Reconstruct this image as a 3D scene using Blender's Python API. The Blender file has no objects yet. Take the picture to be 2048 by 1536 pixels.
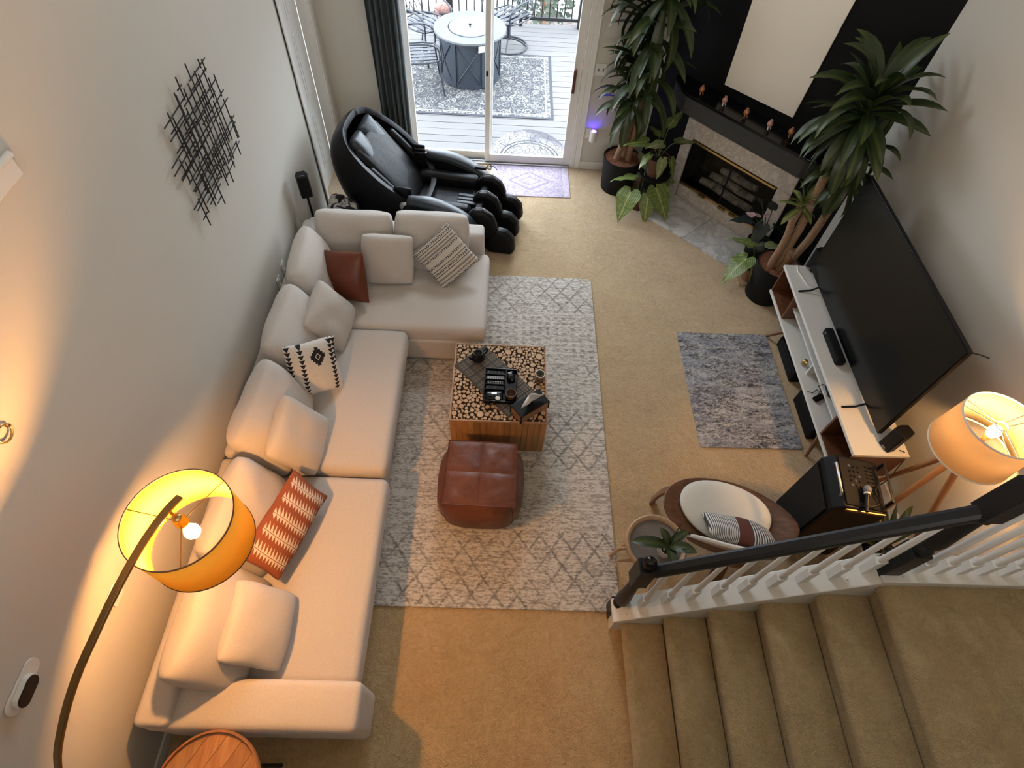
import bpy, bmesh, math, random
from mathutils import Vector, Matrix, noise
PI = math.pi
C = bpy.context.scene.collection
scene = bpy.context.scene
rnd = random.Random(7)

# ------------------------------------------------------------------ camera, world, light, exposure
cam_d = bpy.data.cameras.new('camera')
cam = bpy.data.objects.new('camera', cam_d)
C.objects.link(cam)
cam_d.sensor_width = 36.0
cam_d.lens = 36.0 * 1147.0 / 2048.0
cam_d.clip_start = 0.05
cam_d.clip_end = 200
_dn = Vector((963 - 1024, 1570 - 768, 1147)).normalized()          # straight down, seen from the camera
_fw = Vector((1055 - 1024, -870 - 768, 1147))
_fw = (_fw - _dn * _fw.dot(_dn)).normalized()                      # towards the glass door
_rt = _dn.cross(_fw).normalized()
def _w(v): return Vector((_rt.dot(v), _fw.dot(v), -_dn.dot(v)))
_m = Matrix((_w(Vector((1, 0, 0))), _w(Vector((0, -1, 0))), _w(Vector((0, 0, -1))))).transposed().to_4x4()
_m.translation = (0, 0, 4.0)
cam.matrix_world = _m
scene.camera = cam

world = bpy.data.worlds.new('overcast sky')
scene.world = world
world.use_nodes = True
_bg = world.node_tree.nodes['Background']
_bg.inputs['Color'].default_value = (0.80, 0.90, 1.0, 1)
_bg.inputs['Strength'].default_value = 9.0

def area(name, loc, rot, sx, sy, power, col):
    l = bpy.data.lights.new(name, 'AREA')
    l.shape = 'RECTANGLE'; l.size = sx; l.size_y = sy; l.energy = power; l.color = col
    o = bpy.data.objects.new(name, l); C.objects.link(o)
    o.location = loc; o.rotation_euler = rot
    return o
# unseen added fill lamps: inside the added upper window, and behind the camera
area('upper_window_fill', (-0.15, 5.80, 3.85), (math.radians(-62), 0, 0), 1.1, 1.0, 22, (0.90, 0.96, 1.0))
area('hall_fill', (0.4, -2.5, 3.75), (math.radians(90), 0, 0), 4.2, 1.5, 60, (1.0, 0.95, 0.88))
_p = area('glass_door_portal', (-0.12, 6.05, 1.0), (math.radians(-90), 0, 0), 2.0, 2.1, 1, (1, 1, 1))
_p.data.cycles.is_portal = True
_p = area('added_window_portal', (-0.15, 6.03, 3.85), (math.radians(-90), 0, 0), 1.2, 1.1, 1, (1, 1, 1))
_p.data.cycles.is_portal = True

scene.view_settings.view_transform = 'Standard'
scene.view_settings.look = 'None'
scene.view_settings.gamma = 1.0
scene.view_settings.use_curve_mapping = False
scene.view_settings.exposure = 0.55
scene.cycles.use_denoising = True
scene.cycles.max_bounces = 8
scene.cycles.diffuse_bounces = 4
scene.cycles.sample_clamp_indirect = 4.0
scene.cycles.caustics_reflective = False
scene.cycles.caustics_refractive = False

# ------------------------------------------------------------------ materials
class X:
    """a shader value; operators add Math nodes"""
    def __init__(s, t, k): s.t = t; s.k = k
    def op(s, o, b=None, c=None, rev=False):
        n = s.t.nodes.new('ShaderNodeMath'); n.operation = o
        ins = [s, b, c] if not rev else [b, s, c]
        for i, v in enumerate(ins):
            if v is None: continue
            if isinstance(v, X): s.t.links.new(v.k, n.inputs[i])
            else: n.inputs[i].default_value = v
        return X(s.t, n.outputs[0])
    def __add__(s, b): return s.op('ADD', b)
    __radd__ = __add__
    def __sub__(s, b): return s.op('SUBTRACT', b)
    def __rsub__(s, b): return s.op('SUBTRACT', b, rev=True)
    def __mul__(s, b): return s.op('MULTIPLY', b)
    __rmul__ = __mul__
    def __truediv__(s, b): return s.op('DIVIDE', b)
    def frac(s): return s.op('FRACT')
    def floor(s): return s.op('FLOOR')
    def abs(s): return s.op('ABSOLUTE')
    def lt(s, b): return s.op('LESS_THAN', b)
    def gt(s, b): return s.op('GREATER_THAN', b)
    def mx(s, b): return s.op('MAXIMUM', b)
    def mn(s, b): return s.op('MINIMUM', b)
    def sin(s): return s.op('SINE')
    def sqrt(s): return s.op('SQRT')
    def clamp(s): return s.mx(0.0).mn(1.0)
    def inside(s, a, b): return s.gt(a) * s.lt(b)
    def edge(s, e, w):            # 1 below e, soft over w
        return ((e - s) / w + 0.5).clamp()

def lin(c):
    return tuple(((x / 255) / 12.92 if x / 255 <= 0.04045 else ((x / 255 + 0.055) / 1.055) ** 2.4) for x in c)

class Mt:
    def __init__(s, name, color, rough=0.6, metal=0.0, spec=None, coat=0.0, sheen=0.0):
        s.m = bpy.data.materials.new(name); s.m.use_nodes = True
        s.t = s.m.node_tree; s.b = s.t.nodes['Principled BSDF']
        s.b.inputs['Base Color'].default_value = (*color, 1)
        s.b.inputs['Roughness'].default_value = rough
        s.b.inputs['Metallic'].default_value = metal
        if spec is not None: s.b.inputs['Specular IOR Level'].default_value = spec
        s.b.inputs['Coat Weight'].default_value = coat
        s.b.inputs['Sheen Weight'].default_value = sheen
        s.color = color; s._tc = None; s._h = None
    def tc(s):
        if not s._tc: s._tc = s.t.nodes.new('ShaderNodeTexCoord')
        return s._tc
    def xyz(s, out='Object'):
        n = s.t.nodes.new('ShaderNodeSeparateXYZ'); s.t.links.new(s.tc().outputs[out], n.inputs[0])
        return [X(s.t, n.outputs[i]) for i in range(3)]
    def vec(s, a, b, c):
        n = s.t.nodes.new('ShaderNodeCombineXYZ')
        for i, v in enumerate((a, b, c)):
            if isinstance(v, X): s.t.links.new(v.k, n.inputs[i])
            else: n.inputs[i].default_value = v
        return n.outputs[0]
    def noise(s, scale, detail=3, rough=0.55, st=(1, 1, 1), dist=0.0, vec=None):
        n = s.t.nodes.new('ShaderNodeTexNoise')
        n.inputs['Scale'].default_value = scale; n.inputs['Detail'].default_value = detail
        n.inputs['Roughness'].default_value = rough; n.inputs['Distortion'].default_value = dist
        mp = s.t.nodes.new('ShaderNodeMapping'); mp.inputs['Scale'].default_value = st
        s.t.links.new(vec if vec is not None else s.tc().outputs['Object'], mp.inputs[0])
        s.t.links.new(mp.outputs[0], n.inputs['Vector'])
        return X(s.t, n.outputs['Fac'])
    def vor(s, scale, st=(1, 1, 1), feat='F1'):
        n = s.t.nodes.new('ShaderNodeTexVoronoi'); n.feature = feat
        n.inputs['Scale'].default_value = scale
        mp = s.t.nodes.new('ShaderNodeMapping'); mp.inputs['Scale'].default_value = st
        s.t.links.new(s.tc().outputs['Object'], mp.inputs[0]); s.t.links.new(mp.outputs[0], n.inputs['Vector'])
        return X(s.t, n.outputs['Distance'])
    def mix(s, f, a, b):
        n = s.t.nodes.new('ShaderNodeMix'); n.data_type = 'RGBA'
        for i, v in ((0, f), (6, a), (7, b)):
            if isinstance(v, X): s.t.links.new(v.k, n.inputs[i])
            elif hasattr(v, 'node'): s.t.links.new(v, n.inputs[i])
            elif i == 0: n.inputs[0].default_value = v
            else: n.inputs[i].default_value = (*v, 1)
        return n.outputs[2]
    def col(s, sock): s.t.links.new(sock, s.b.inputs['Base Color']); return s
    def var(s, scale, amt, st=(1, 1, 1), detail=3, dark=None):
        d = dark or tuple(c * (1 - amt) for c in s.color)
        l = tuple(min(1, c * (1 + amt)) for c in s.color)
        f = ((s.noise(scale, detail, st=st) - 0.5) * 2.2 + 0.5).clamp()
        return s.col(s.mix(f, d, l))
    def bump(s, h, strength=0.3, dist=0.01):
        n = s.t.nodes.new('ShaderNodeBump'); n.inputs['Strength'].default_value = strength
        n.inputs['Distance'].default_value = dist
        s.t.links.new(h.k, n.inputs['Height']); s.t.links.new(n.outputs[0], s.b.inputs['Normal'])
        return s
    def nb(s, scale, strength=0.3, dist=0.01, st=(1, 1, 1), detail=3):
        return s.bump(s.noise(scale, detail, st=st), strength, dist)
    def rnd_var(s, a, b):           # a colour that differs from object to object
        n = s.t.nodes.new('ShaderNodeObjectInfo')
        return s.mix(X(s.t, n.outputs['Random']), a, b)
    def emit(s, c, k):
        s.b.inputs['Emission Color'].default_value = (*c, 1); s.b.inputs['Emission Strength'].default_value = k
        return s

M = {}
wallc = (0.60, 0.575, 0.515)
M['wall'] = Mt('wall_paint', wallc, 0.85).nb(220, 0.06, 0.002)
M['ceiling'] = Mt('ceiling_paint', (0.75, 0.74, 0.70), 0.9).nb(120, 0.08, 0.003)
M['white'] = Mt('white_trim_paint', (0.74, 0.73, 0.70), 0.38).nb(60, 0.02, 0.002)
M['whiteplastic'] = Mt('white_plastic', (0.76, 0.74, 0.70), 0.35).nb(80, 0.01, 0.001)
M['black_wall'] = Mt('black_wall_paint', (0.005, 0.0055, 0.006), 0.6, spec=0.15).nb(160, 0.06, 0.002)
M['mantel_gray'] = Mt('charcoal_mantel_paint', (0.022, 0.023, 0.024), 0.5).nb(120, 0.05, 0.002)
m = Mt('tan_carpet', (0.40, 0.29, 0.155), 0.75, sheen=1.0)
m.b.inputs['Sheen Roughness'].default_value = 0.35
f = m.noise(3.2, 5, 0.65); g = m.noise(160, 2); h = m.noise(21, 5, 0.68, dist=1.6)
m.col(m.mix(((f - 0.5) * 0.9 + (h - 0.5) * 1.5 + (g - 0.5) * 0.5 + 0.5).clamp(), (0.49, 0.30, 0.128), (0.78, 0.57, 0.30)))
m.bump(g * 0.7 + h * 1.5, 0.9, 0.016); M['carpet'] = m
m = Mt('stair_carpet', (0.32, 0.23, 0.125), 0.95, sheen=0.25)
f = m.noise(4.5, 5, 0.65); g = m.noise(170, 2); h = m.noise(24, 5, 0.68, dist=1.4)
m.col(m.mix(((f - 0.5) * 1.3 + (h - 0.5) * 1.2 + (g - 0.5) * 0.6 + 0.5).clamp(), (0.37, 0.265, 0.125), (0.64, 0.49, 0.26)))
m.bump(g + h * 1.2, 0.9, 0.015); M['stair'] = m
m = Mt('oatmeal_linen', (0.56, 0.505, 0.45), 0.9, sheen=0.2)
w1 = m.noise(90, 2, st=(1, 6, 6)); w2 = m.noise(90, 2, st=(6, 1, 6))
m.col(m.mix(((w1 + w2) * 1.4 - 0.9).clamp(), (0.52, 0.476, 0.438), (0.64, 0.595, 0.555)))
m.bump(w1 + w2 + m.noise(7, 3) * 1.2, 0.22, 0.006); M['linen'] = m
m = Mt('pillow_linen', (0.54, 0.48, 0.41), 0.9, sheen=0.2)
w1 = m.noise(110, 2, st=(1, 6, 6)); w2 = m.noise(110, 2, st=(6, 1, 6))
m.col(m.mix(((w1 + w2) * 1.4 - 0.9).clamp(), (0.50, 0.456, 0.418), (0.64, 0.592, 0.55)))
m.bump(w1 + w2 + m.noise(9, 3, dist=0.6) * 2.0, 0.28, 0.008); M['pillow'] = m
def leather(name, c1, c2, rough=0.42):
    m = Mt(name, c1, rough, coat=0.03, spec=0.35 if max(c1) > 0.02 else 0.18)
    f = m.noise(5, 5, 0.65, dist=0.8)
    m.col(m.mix(((f - 0.5) * 2.6 + 0.5).clamp(), c1, c2))
    m.bump(m.noise(260, 2) * 0.4 + m.noise(9, 4, dist=1.0) * 1.5, 0.3, 0.008)
    return m
M['leather_brown'] = leather('brown_leather', (0.085, 0.026, 0.013), (0.175, 0.06, 0.03), 0.36)
M['leather_rust'] = leather('rust_leather', (0.12, 0.028, 0.012), (0.155, 0.04, 0.018), 0.33)
M['leather_band'] = leather('band_leather', (0.09, 0.025, 0.015), (0.13, 0.04, 0.025))
M['pu_black'] = leather('black_upholstery', (0.004, 0.004, 0.0045), (0.008, 0.008, 0.009), 0.42)
M['pu_slate'] = leather('slate_upholstery', (0.022, 0.028, 0.036), (0.04, 0.05, 0.062), 0.34)
M['gloss_black'] = Mt('gloss_black_plastic', (0.005, 0.005, 0.006), 0.18, spec=0.3).nb(40, 0.01, 0.001)
M['satin_black'] = Mt('satin_black_plastic', (0.006, 0.006, 0.007), 0.40, spec=0.18).nb(140, 0.05, 0.001)
M['matte_black'] = Mt('matte_black', (0.010, 0.010, 0.011), 0.7, spec=0.2).nb(180, 0.08, 0.002)
M['metal_black'] = Mt('black_metal', (0.013, 0.012, 0.012), 0.42, 0.3).nb(90, 0.03, 0.001)
M['rail_black'] = Mt('black_rail_paint', (0.012, 0.013, 0.015), 0.42, spec=0.3).nb(90, 0.12, 0.002, st=(1, 1, 8))
M['silver'] = Mt('satin_silver', (0.55, 0.55, 0.56), 0.35, 0.8).nb(60, 0.02, 0.001)
M['brass'] = Mt('brass', (0.60, 0.40, 0.16), 0.3, 1.0).nb(80, 0.04, 0.001)
M['gold_arm'] = Mt('antique_brass', (0.30, 0.19, 0.075), 0.36, 1.0).nb(80, 0.04, 0.001)
M['soil'] = Mt('bark_mulch', (0.22, 0.085, 0.045), 0.95).var(60, 0.6).nb(60, 0.9, 0.02)
M['dark_soil'] = Mt('dark_soil', (0.02, 0.014, 0.01), 0.95).nb(70, 0.9, 0.02)
m = Mt('tan_cane_bark', (0.30, 0.185, 0.11), 0.85)
m.var(45, 0.35, (1, 1, 3)); m.nb(70, 0.5, 0.006, (1, 1, 4)); M['cane'] = m
m = Mt('terracotta', (0.27, 0.145, 0.075), 0.8).var(14, 0.2); M['terracotta'] = m.nb(60, 0.2, 0.004)
m = Mt('brown_clay', (0.12, 0.055, 0.028), 0.7).var(14, 0.2); M['clay'] = m.nb(60, 0.2, 0.004)

def wood(name, c1, c2, rough=0.45, ax=0, scale=14, per_object=0.0):
    m = Mt(name, c1, rough)
    st = [7, 7, 7]; st[ax] = 0.6
    f = m.noise(scale * 0.35, 5, 0.6, st=tuple(st), dist=0.4); g = m.noise(scale * 3, 2, st=tuple(st))
    c = m.mix(((f - 0.5) * 2.6 + 0.5 + (g - 0.5) * 0.5).clamp(), c1, c2)
    if per_object:
        n = m.t.nodes.new('ShaderNodeObjectInfo')
        k = X(m.t, n.outputs['Random']) * per_object + (1 - per_object * 0.5)
        hv = m.t.nodes.new('ShaderNodeHueSaturation'); m.t.links.new(c, hv.inputs['Color']); m.t.links.new(k.k, hv.inputs['Value'])
        c = hv.outputs[0]
    m.col(c); m.bump(g, 0.08, 0.002)
    return m
M['walnut_x'] = wood('walnut', (0.085, 0.034, 0.016), (0.17, 0.075, 0.037), 0.4, 0)
M['walnut_y'] = wood('walnut_lengthwise', (0.10, 0.038, 0.018), (0.17, 0.07, 0.034), 0.4, 1)
M['walnut_leg'] = wood('walnut_leg', (0.15, 0.07, 0.035), (0.24, 0.12, 0.06), 0.45, 2)
M['plank'] = wood('honey_plank', (0.30, 0.135, 0.045), (0.46, 0.24, 0.095), 0.5, 2, per_object=0.45)
M['oak'] = wood('pale_oak', (0.43, 0.27, 0.16), (0.55, 0.37, 0.23), 0.5, 2)
M['rimwood'] = wood('table_edge_wood', (0.36, 0.20, 0.11), (0.50, 0.31, 0.18), 0.5, 1)
M['tripod'] = wood('orange_beech', (0.42, 0.17, 0.055), (0.52, 0.23, 0.085), 0.45, 2)
M['acacia'] = wood('acacia', (0.20, 0.075, 0.026), (0.44, 0.19, 0.075), 0.45, 1, 10)
M['acacia_rim'] = wood('acacia_rim', (0.26, 0.11, 0.04), (0.42, 0.19, 0.08), 0.42, 1, 10)
m = Mt('log_slice', (0.5, 0.35, 0.22), 0.7)
x, y, z = m.xyz(); r = (x * x + y * y).sqrt()
ring = ((r * 9 + m.noise(2.5) * 0.8) * 6.283).sin() * 0.5 + 0.5
base = m.rnd_var((0.52, 0.33, 0.19), (0.66, 0.47, 0.30))
c = m.mix(ring * 0.35, base, (0.30, 0.16, 0.085))
c = m.mix(r.gt(0.93), c, (0.20, 0.10, 0.05))
c = m.mix((r.lt(0.10)) * 0.6, c, (0.78, 0.62, 0.42))
m.col(c); M['slice'] = m
M['slice_gap'] = Mt('dark_table_filler', (0.02, 0.011, 0.007), 0.8).nb(60, 0.3, 0.003)

def marble(name, sc, base, vein, shade):
    m = Mt(name, base, 0.28)
    n1 = m.noise(sc, 8, 0.7, dist=0.45)
    v = ((n1 - 0.5).abs() * 11).clamp()
    cl = ((m.noise(sc * 0.6, 4, dist=0.7) - 0.42) * 4).clamp()
    c = m.mix(v, vein, base)
    m.col(m.mix(cl * 0.55, c, shade)); return m
M['marble'] = marble('mottled_marble', 11, (0.66, 0.60, 0.53), (0.42, 0.37, 0.32), (0.52, 0.46, 0.40))
M['hearth'] = marble('white_marble_tile', 4, (0.72, 0.71, 0.69), (0.42, 0.425, 0.43), (0.60, 0.595, 0.585))

# glass that lets light straight through
def glass(name, tint=(1, 1, 1), refl=0.08):
    m = bpy.data.materials.new(name); m.use_nodes = True; t = m.node_tree
    for n in list(t.nodes):
        if n.type == 'BSDF_PRINCIPLED': t.nodes.remove(n)
    out = [n for n in t.nodes if n.type == 'OUTPUT_MATERIAL'][0]
    a = t.nodes.new('ShaderNodeBsdfTransparent'); a.inputs[0].default_value = (*tint, 1)
    b = t.nodes.new('ShaderNodeBsdfGlossy'); b.inputs['Roughness'].default_value = 0.02
    mx = t.nodes.new('ShaderNodeMixShader'); lw = t.nodes.new('ShaderNodeLayerWeight'); lw.inputs[0].default_value = 0.25
    mm = t.nodes.new('ShaderNodeMath'); mm.operation = 'MULTIPLY'; mm.inputs[1].default_value = refl * 3
    t.links.new(lw.outputs['Fresnel'], mm.inputs[0]); t.links.new(mm.outputs[0], mx.inputs[0])
    t.links.new(a.outputs[0], mx.inputs[1]); t.links.new(b.outputs[0], mx.inputs[2]); t.links.new(mx.outputs[0], out.inputs[0])
    class G: pass
    g = G(); g.m = m; return g
M['glass'] = glass('door_glass')
M['dark_glass'] = glass('smoked_glass', (0.75, 0.74, 0.72), 0.12)

def shade_mat(name, col, trans, k=0.5):
    m = bpy.data.materials.new(name); m.use_nodes = True; t = m.node_tree
    for n in list(t.nodes):
        if n.type == 'BSDF_PRINCIPLED': t.nodes.remove(n)
    out = [n for n in t.nodes if n.type == 'OUTPUT_MATERIAL'][0]
    a = t.nodes.new('ShaderNodeBsdfDiffuse'); a.inputs[0].default_value = (*col, 1)
    b = t.nodes.new('ShaderNodeBsdfTranslucent'); b.inputs[0].default_value = (*trans, 1)
    tc = t.nodes.new('ShaderNodeTexCoord'); nz = t.nodes.new('ShaderNodeTexNoise'); nz.inputs['Scale'].default_value = 120
    bp = t.nodes.new('ShaderNodeBump'); bp.inputs['Strength'].default_value = 0.08
    t.links.new(tc.outputs['Object'], nz.inputs['Vector']); t.links.new(nz.outputs['Fac'], bp.inputs['Height']); t.links.new(bp.outputs[0], a.inputs['Normal'])
    mx = t.nodes.new('ShaderNodeMixShader'); mx.inputs[0].default_value = k
    t.links.new(a.outputs[0], mx.inputs[1]); t.links.new(b.outputs[0], mx.inputs[2]); t.links.new(mx.outputs[0], out.inputs[0])
    class G: pass
    g = G(); g.m = m; return g

# ------------------------------------------------------------------ mesh building
class MB:
    def __init__(s): s.v = []; s.f = []
    def add(s, vs, fs):
        o = len(s.v); s.v += [tuple(p) for p in vs]; s.f += [tuple(i + o for i in f) for f in fs]; return s
    def bx(s, x0, x1, y0, y1, z0, z1):
        return s.add([(x0, y0, z0), (x1, y0, z0), (x1, y1, z0), (x0, y1, z0), (x0, y0, z1), (x1, y0, z1), (x1, y1, z1), (x0, y1, z1)],
                     [(0, 3, 2, 1), (4, 5, 6, 7), (0, 1, 5, 4), (1, 2, 6, 5), (2, 3, 7, 6), (3, 0, 4, 7)])
    def obx(s, c, ax, ay, az, sx, sy, sz):           # oriented box: centre, three axes, full sizes
        c = Vector(c); ax = Vector(ax).normalized() * sx / 2; ay = Vector(ay).normalized() * sy / 2; az = Vector(az).normalized() * sz / 2
        vs = [c + ax * i + ay * j + az * k for k in (-1, 1) for (i, j) in ((-1, -1), (1, -1), (1, 1), (-1, 1))]
        return s.add(vs, [(0, 3, 2, 1), (4, 5, 6, 7), (0, 1, 5, 4), (1, 2, 6, 5), (2, 3, 7, 6), (3, 0, 4, 7)])
    def tube(s, pts, r, n=8, caps=True):
        pts = [Vector(p) for p in pts]; R = r if isinstance(r, (list, tuple)) else [r] * len(pts)
        rows = []; up = None
        for i, p in enumerate(pts):
            d = (pts[min(i + 1, len(pts) - 1)] - pts[max(i - 1, 0)]).normalized()
            if up is None:
                up = Vector((0, 0, 1)) if abs(d.z) < 0.9 else Vector((1, 0, 0))
            a = d.cross(up).normalized(); up = a.cross(d).normalized()
            rows.append([p + (a * math.cos(2 * PI * k / n) + up * math.sin(2 * PI * k / n)) * R[i] for k in range(n)])
        vs = [p for row in rows for p in row]; fs = []
        for i in range(len(pts) - 1):
            for k in range(n):
                fs.append((i * n + k, i * n + (k + 1) % n, (i + 1) * n + (k + 1) % n, (i + 1) * n + k))
        if caps: fs.append(tuple(range(n))[::-1]); fs.append(tuple((len(pts) - 1) * n + k for k in range(n)))
        return s.add(vs, fs)
    def lathe(s, prof, n=24, c=(0, 0, 0), axis=None, close=True):
        c = Vector(c); az = Vector(axis or (0, 0, 1)).normalized()
        ax = az.orthogonal().normalized() if axis else Vector((1, 0, 0)); ay = az.cross(ax)
        vs = []; fs = []
        for (r, h) in prof:
            for k in range(n):
                t = 2 * PI * k / n; vs.append(c + (ax * math.cos(t) + ay * math.sin(t)) * r + az * h)
        for i in range(len(prof) - 1):
            for k in range(n):
                fs.append((i * n + k, i * n + (k + 1) % n, (i + 1) * n + (k + 1) % n, (i + 1) * n + k))
        if close:
            fs.append(tuple(range(n))[::-1]); fs.append(tuple((len(prof) - 1) * n + k for k in range(n)))
        return s.add(vs, fs)
    def prism(s, poly, o, a, b, e):                  # polygon in plane (a,b) at origin o, pushed by vector e
        o = Vector(o); a = Vector(a); b = Vector(b); e = Vector(e); n = len(poly)
        vs = [o + a * p + b * q for p, q in poly] + [o + a * p + b * q + e for p, q in poly]
        fs = [tuple(range(n))[::-1], tuple(range(n, 2 * n))] + [(i, (i + 1) % n, n + (i + 1) % n, n + i) for i in range(n)]
        return s.add(vs, fs)
    def softbox(s, c, w, d, h, r=0.04, bulge=0.0, wr=0.0, seed=0, n=8):
        """rounded cushion block"""
        hx, hy, hz = w / 2, d / 2, h / 2; r = min(r, hx, hy, hz)
        def line(H):
            k = [-H + r * (1 - math.cos(t * PI / 8)) for t in range(4)]
            inner = [-H + r + (2 * H - 2 * r) * i / n for i in range(n + 1)]
            return k + inner + [-v for v in reversed(k)]
        L = [line(hx), line(hy), line(hz)]; H = (hx, hy, hz); bm = bmesh.new()
        for ax in range(3):
            u, v = (ax + 1) % 3, (ax + 2) % 3
            for sg in (-1, 1):
                grid = []
                for a in L[u]:
                    row = []
                    for b in L[v]:
                        p = [0, 0, 0]; p[ax] = sg * H[ax]; p[u] = a; p[v] = b
                        q = [max(-H[i] + r, min(H[i] - r, p[i])) for i in range(3)]
                        dlt = Vector(p) - Vector(q)
                        if dlt.length > 1e-9: p = Vector(q) + dlt.normalized() * r
                        row.append(bm.verts.new(p))
                    grid.append(row)
                for i in range(len(grid) - 1):
                    for j in range(len(grid[0]) - 1):
                        fc = (grid[i][j], grid[i + 1][j], grid[i + 1][j + 1], grid[i][j + 1])
                        bm.faces.new(fc if sg > 0 else fc[::-1])
        bmesh.ops.remove_doubles(bm, verts=bm.verts, dist=1e-5)
        for vtx in bm.verts:
            p = vtx.co; k = max(0, 1 - (p.x / hx) ** 2) * max(0, 1 - (p.y / hy) ** 2)
            q = p.copy()
            if p.z > 0: q.z += bulge * k
            if wr:
                q += Vector(noise.noise_vector(p * 5 + Vector((seed * 3.1, 0, 0)))) * wr
            vtx.co = q
        bm.verts.index_update()
        cc = Vector(c)
        s.add([v.co + cc for v in bm.verts], [tuple(v.index for v in f.verts) for f in bm.faces]); bm.free(); return s
    def pillow(s, w, h, t, k=0.07, e=0.42, n=18, seed=0, wr=0.006, rc=0.0):
        idx = {}; vs = []; fs = []
        for sg in (1, -1):
            for i in range(n + 1):
                for j in range(n + 1):
                    u = -math.cos(PI * i / n); v = -math.cos(PI * j / n)
                    bd = i in (0, n) or j in (0, n)
                    if bd and sg < 0: continue
                    x = w / 2 * u * (1 - k * (1 - v * v) * u * u); y = h / 2 * v * (1 - k * (1 - u * u) * v * v)
                    g = max(0, (1 - u * u) * (1 - v * v)) ** e; q_ = 1 - rc * (u * u * v * v) ** 2; x *= q_; y *= q_
                    z = sg * t / 2 * g
                    nz = noise.noise_vector(Vector((x * 6 + seed * 5.7, y * 6, sg * 2.0)))
                    z += nz.x * wr * 2.2 * g; x += nz.y * wr; y += nz.z * wr
                    idx[(sg, i, j)] = len(vs); vs.append((x, y, z))
        g = lambda sg, i, j: idx.get((sg, i, j), idx.get((1, i, j)))
        for sg in (1, -1):
            for i in range(n):
                for j in range(n):
                    q = (g(sg, i, j), g(sg, i + 1, j), g(sg, i + 1, j + 1), g(sg, i, j + 1))
                    fs.append(q if sg > 0 else q[::-1])
        return s.add(vs, fs)

def wm(o):
    m = Matrix.Identity(4)
    while o is not None:
        m = Matrix.LocRotScale(o.location, o.rotation_euler, o.scale) @ m
        o = o.parent
    return m
def mk(name, mb, mat, parent=None, label=None, cat=None, group=None, kind=None, bevel=0, seg=2, smooth=None, world=True, loc=None):
    """link one mesh object; a child built in world coordinates is brought into its thing's own frame"""
    me = bpy.data.meshes.new(name); me.from_pydata(mb.v, [], mb.f); me.validate()
    if world and parent is not None: me.transform(wm(parent).inverted())
    if loc is not None: me.transform(Matrix.Translation(-Vector(loc)))
    bm = bmesh.new(); bm.from_mesh(me); bmesh.ops.recalc_face_normals(bm, faces=bm.faces); bm.to_mesh(me); bm.free()
    if mat is not None: me.materials.append(mat.m)
    o = bpy.data.objects.new(name, me); C.objects.link(o); o.parent = parent
    if loc is not None: o.location = loc
    if smooth is not None:
        for p in me.polygons: p.use_smooth = True
        if smooth < 180: me.set_sharp_from_angle(angle=math.radians(smooth))
    if bevel:
        b = o.modifiers.new('soft edges', 'BEVEL'); b.width = bevel; b.segments = seg; b.limit_method = 'ANGLE'; b.angle_limit = math.radians(40)
    if label: o['label'] = label
    if cat: o['category'] = cat
    if group: o['group'] = group
    if kind: o['kind'] = kind
    return o
def thing(name, label, cat, loc=(0, 0, 0), rotz=0.0, group=None, kind=None):
    o = bpy.data.objects.new(name, None); C.objects.link(o); o.empty_display_size = 0.1
    o.location = loc; o.rotation_euler = (0, 0, rotz); o['label'] = label; o['category'] = cat
    if group: o['group'] = group
    if kind: o['kind'] = kind
    return o
def struct(name, mb, mat, **k): return mk(name, mb, mat, kind='structure', **k)
def copy_part(src, parent, m=None, name=None):
    o = src.copy(); C.objects.link(o); o.parent = parent
    if m is not None: o.matrix_basis = m
    return o
def basis(center, up, normal):
    n = Vector(normal).normalized(); u = Vector(up); u = (u - n * u.dot(n)).normalized(); w = u.cross(n)
    m = Matrix((w, u, n)).transposed().to_4x4(); m.translation = Vector(center); return m

# ------------------------------------------------------------------ the room
XL, XR, YB, YN, ZC = -1.82, 3.01, 5.91, -2.6, 5.35
DA = Vector((1.841, 5.551, 0)); DT = Vector((0.67, -0.743, 0)).normalized(); DN = Vector((-0.743, -0.67, 0)).normalized()
def dg(s, d, z): return DA + DT * s + DN * d + Vector((0, 0, z))      # along, out from and up the diagonal chimney wall

struct('floor', MB().bx(XL - 0.15, XR + 0.1, YN, YB + 0.05, -0.08, 0.0), M['carpet'])
struct('ceiling', MB().bx(XL - 0.1, XR + 0.1, YN, YB + 0.1, ZC, ZC + 0.1), M['ceiling'])
b = MB()
b.bx(XL - 0.1, XL, YN, 4.97, 0, ZC); b.bx(XL - 0.1, XL, 4.97, 5.69, 2.05, ZC); b.bx(XL - 0.1, XL, 5.69, YB + 0.1, 0, ZC)
struct('wall_left', b, M['wall'])
struct('hall_slab', MB().bx(XL, XR, YN, -0.66, 2.35, 2.62), M['ceiling'])    # unseen floor slab of the upper hall, put in to block the hall lamp
b = MB()
b.bx(XL - 0.1, -1.10, YB, YB + 0.1, 0, ZC); b.bx(0.80, 1.6, YB, YB + 0.1, 0, ZC); b.bx(-1.10, 0.80, YB, YB + 0.1, 2.06, 3.3)
b.bx(-1.10, 0.80, YB, YB + 0.1, 4.4, ZC); b.bx(-1.10, -0.75, YB, YB + 0.1, 3.3, 4.4); b.bx(0.45, 0.80, YB, YB + 0.1, 3.3, 4.4)
struct('wall_back', b, M['wall'])
struct('wall_right', MB().bx(XR, XR + 0.1, YN, 4.5, 0, ZC), M['wall'])
struct('wall_near', MB().bx(XL - 0.1, XR + 0.1, YN - 0.1, YN, 0, ZC), M['wall'])
pa, pb_ = dg(-0.52, -0.02, 0), dg(1.80, -0.02, 0)
b = MB()
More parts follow.
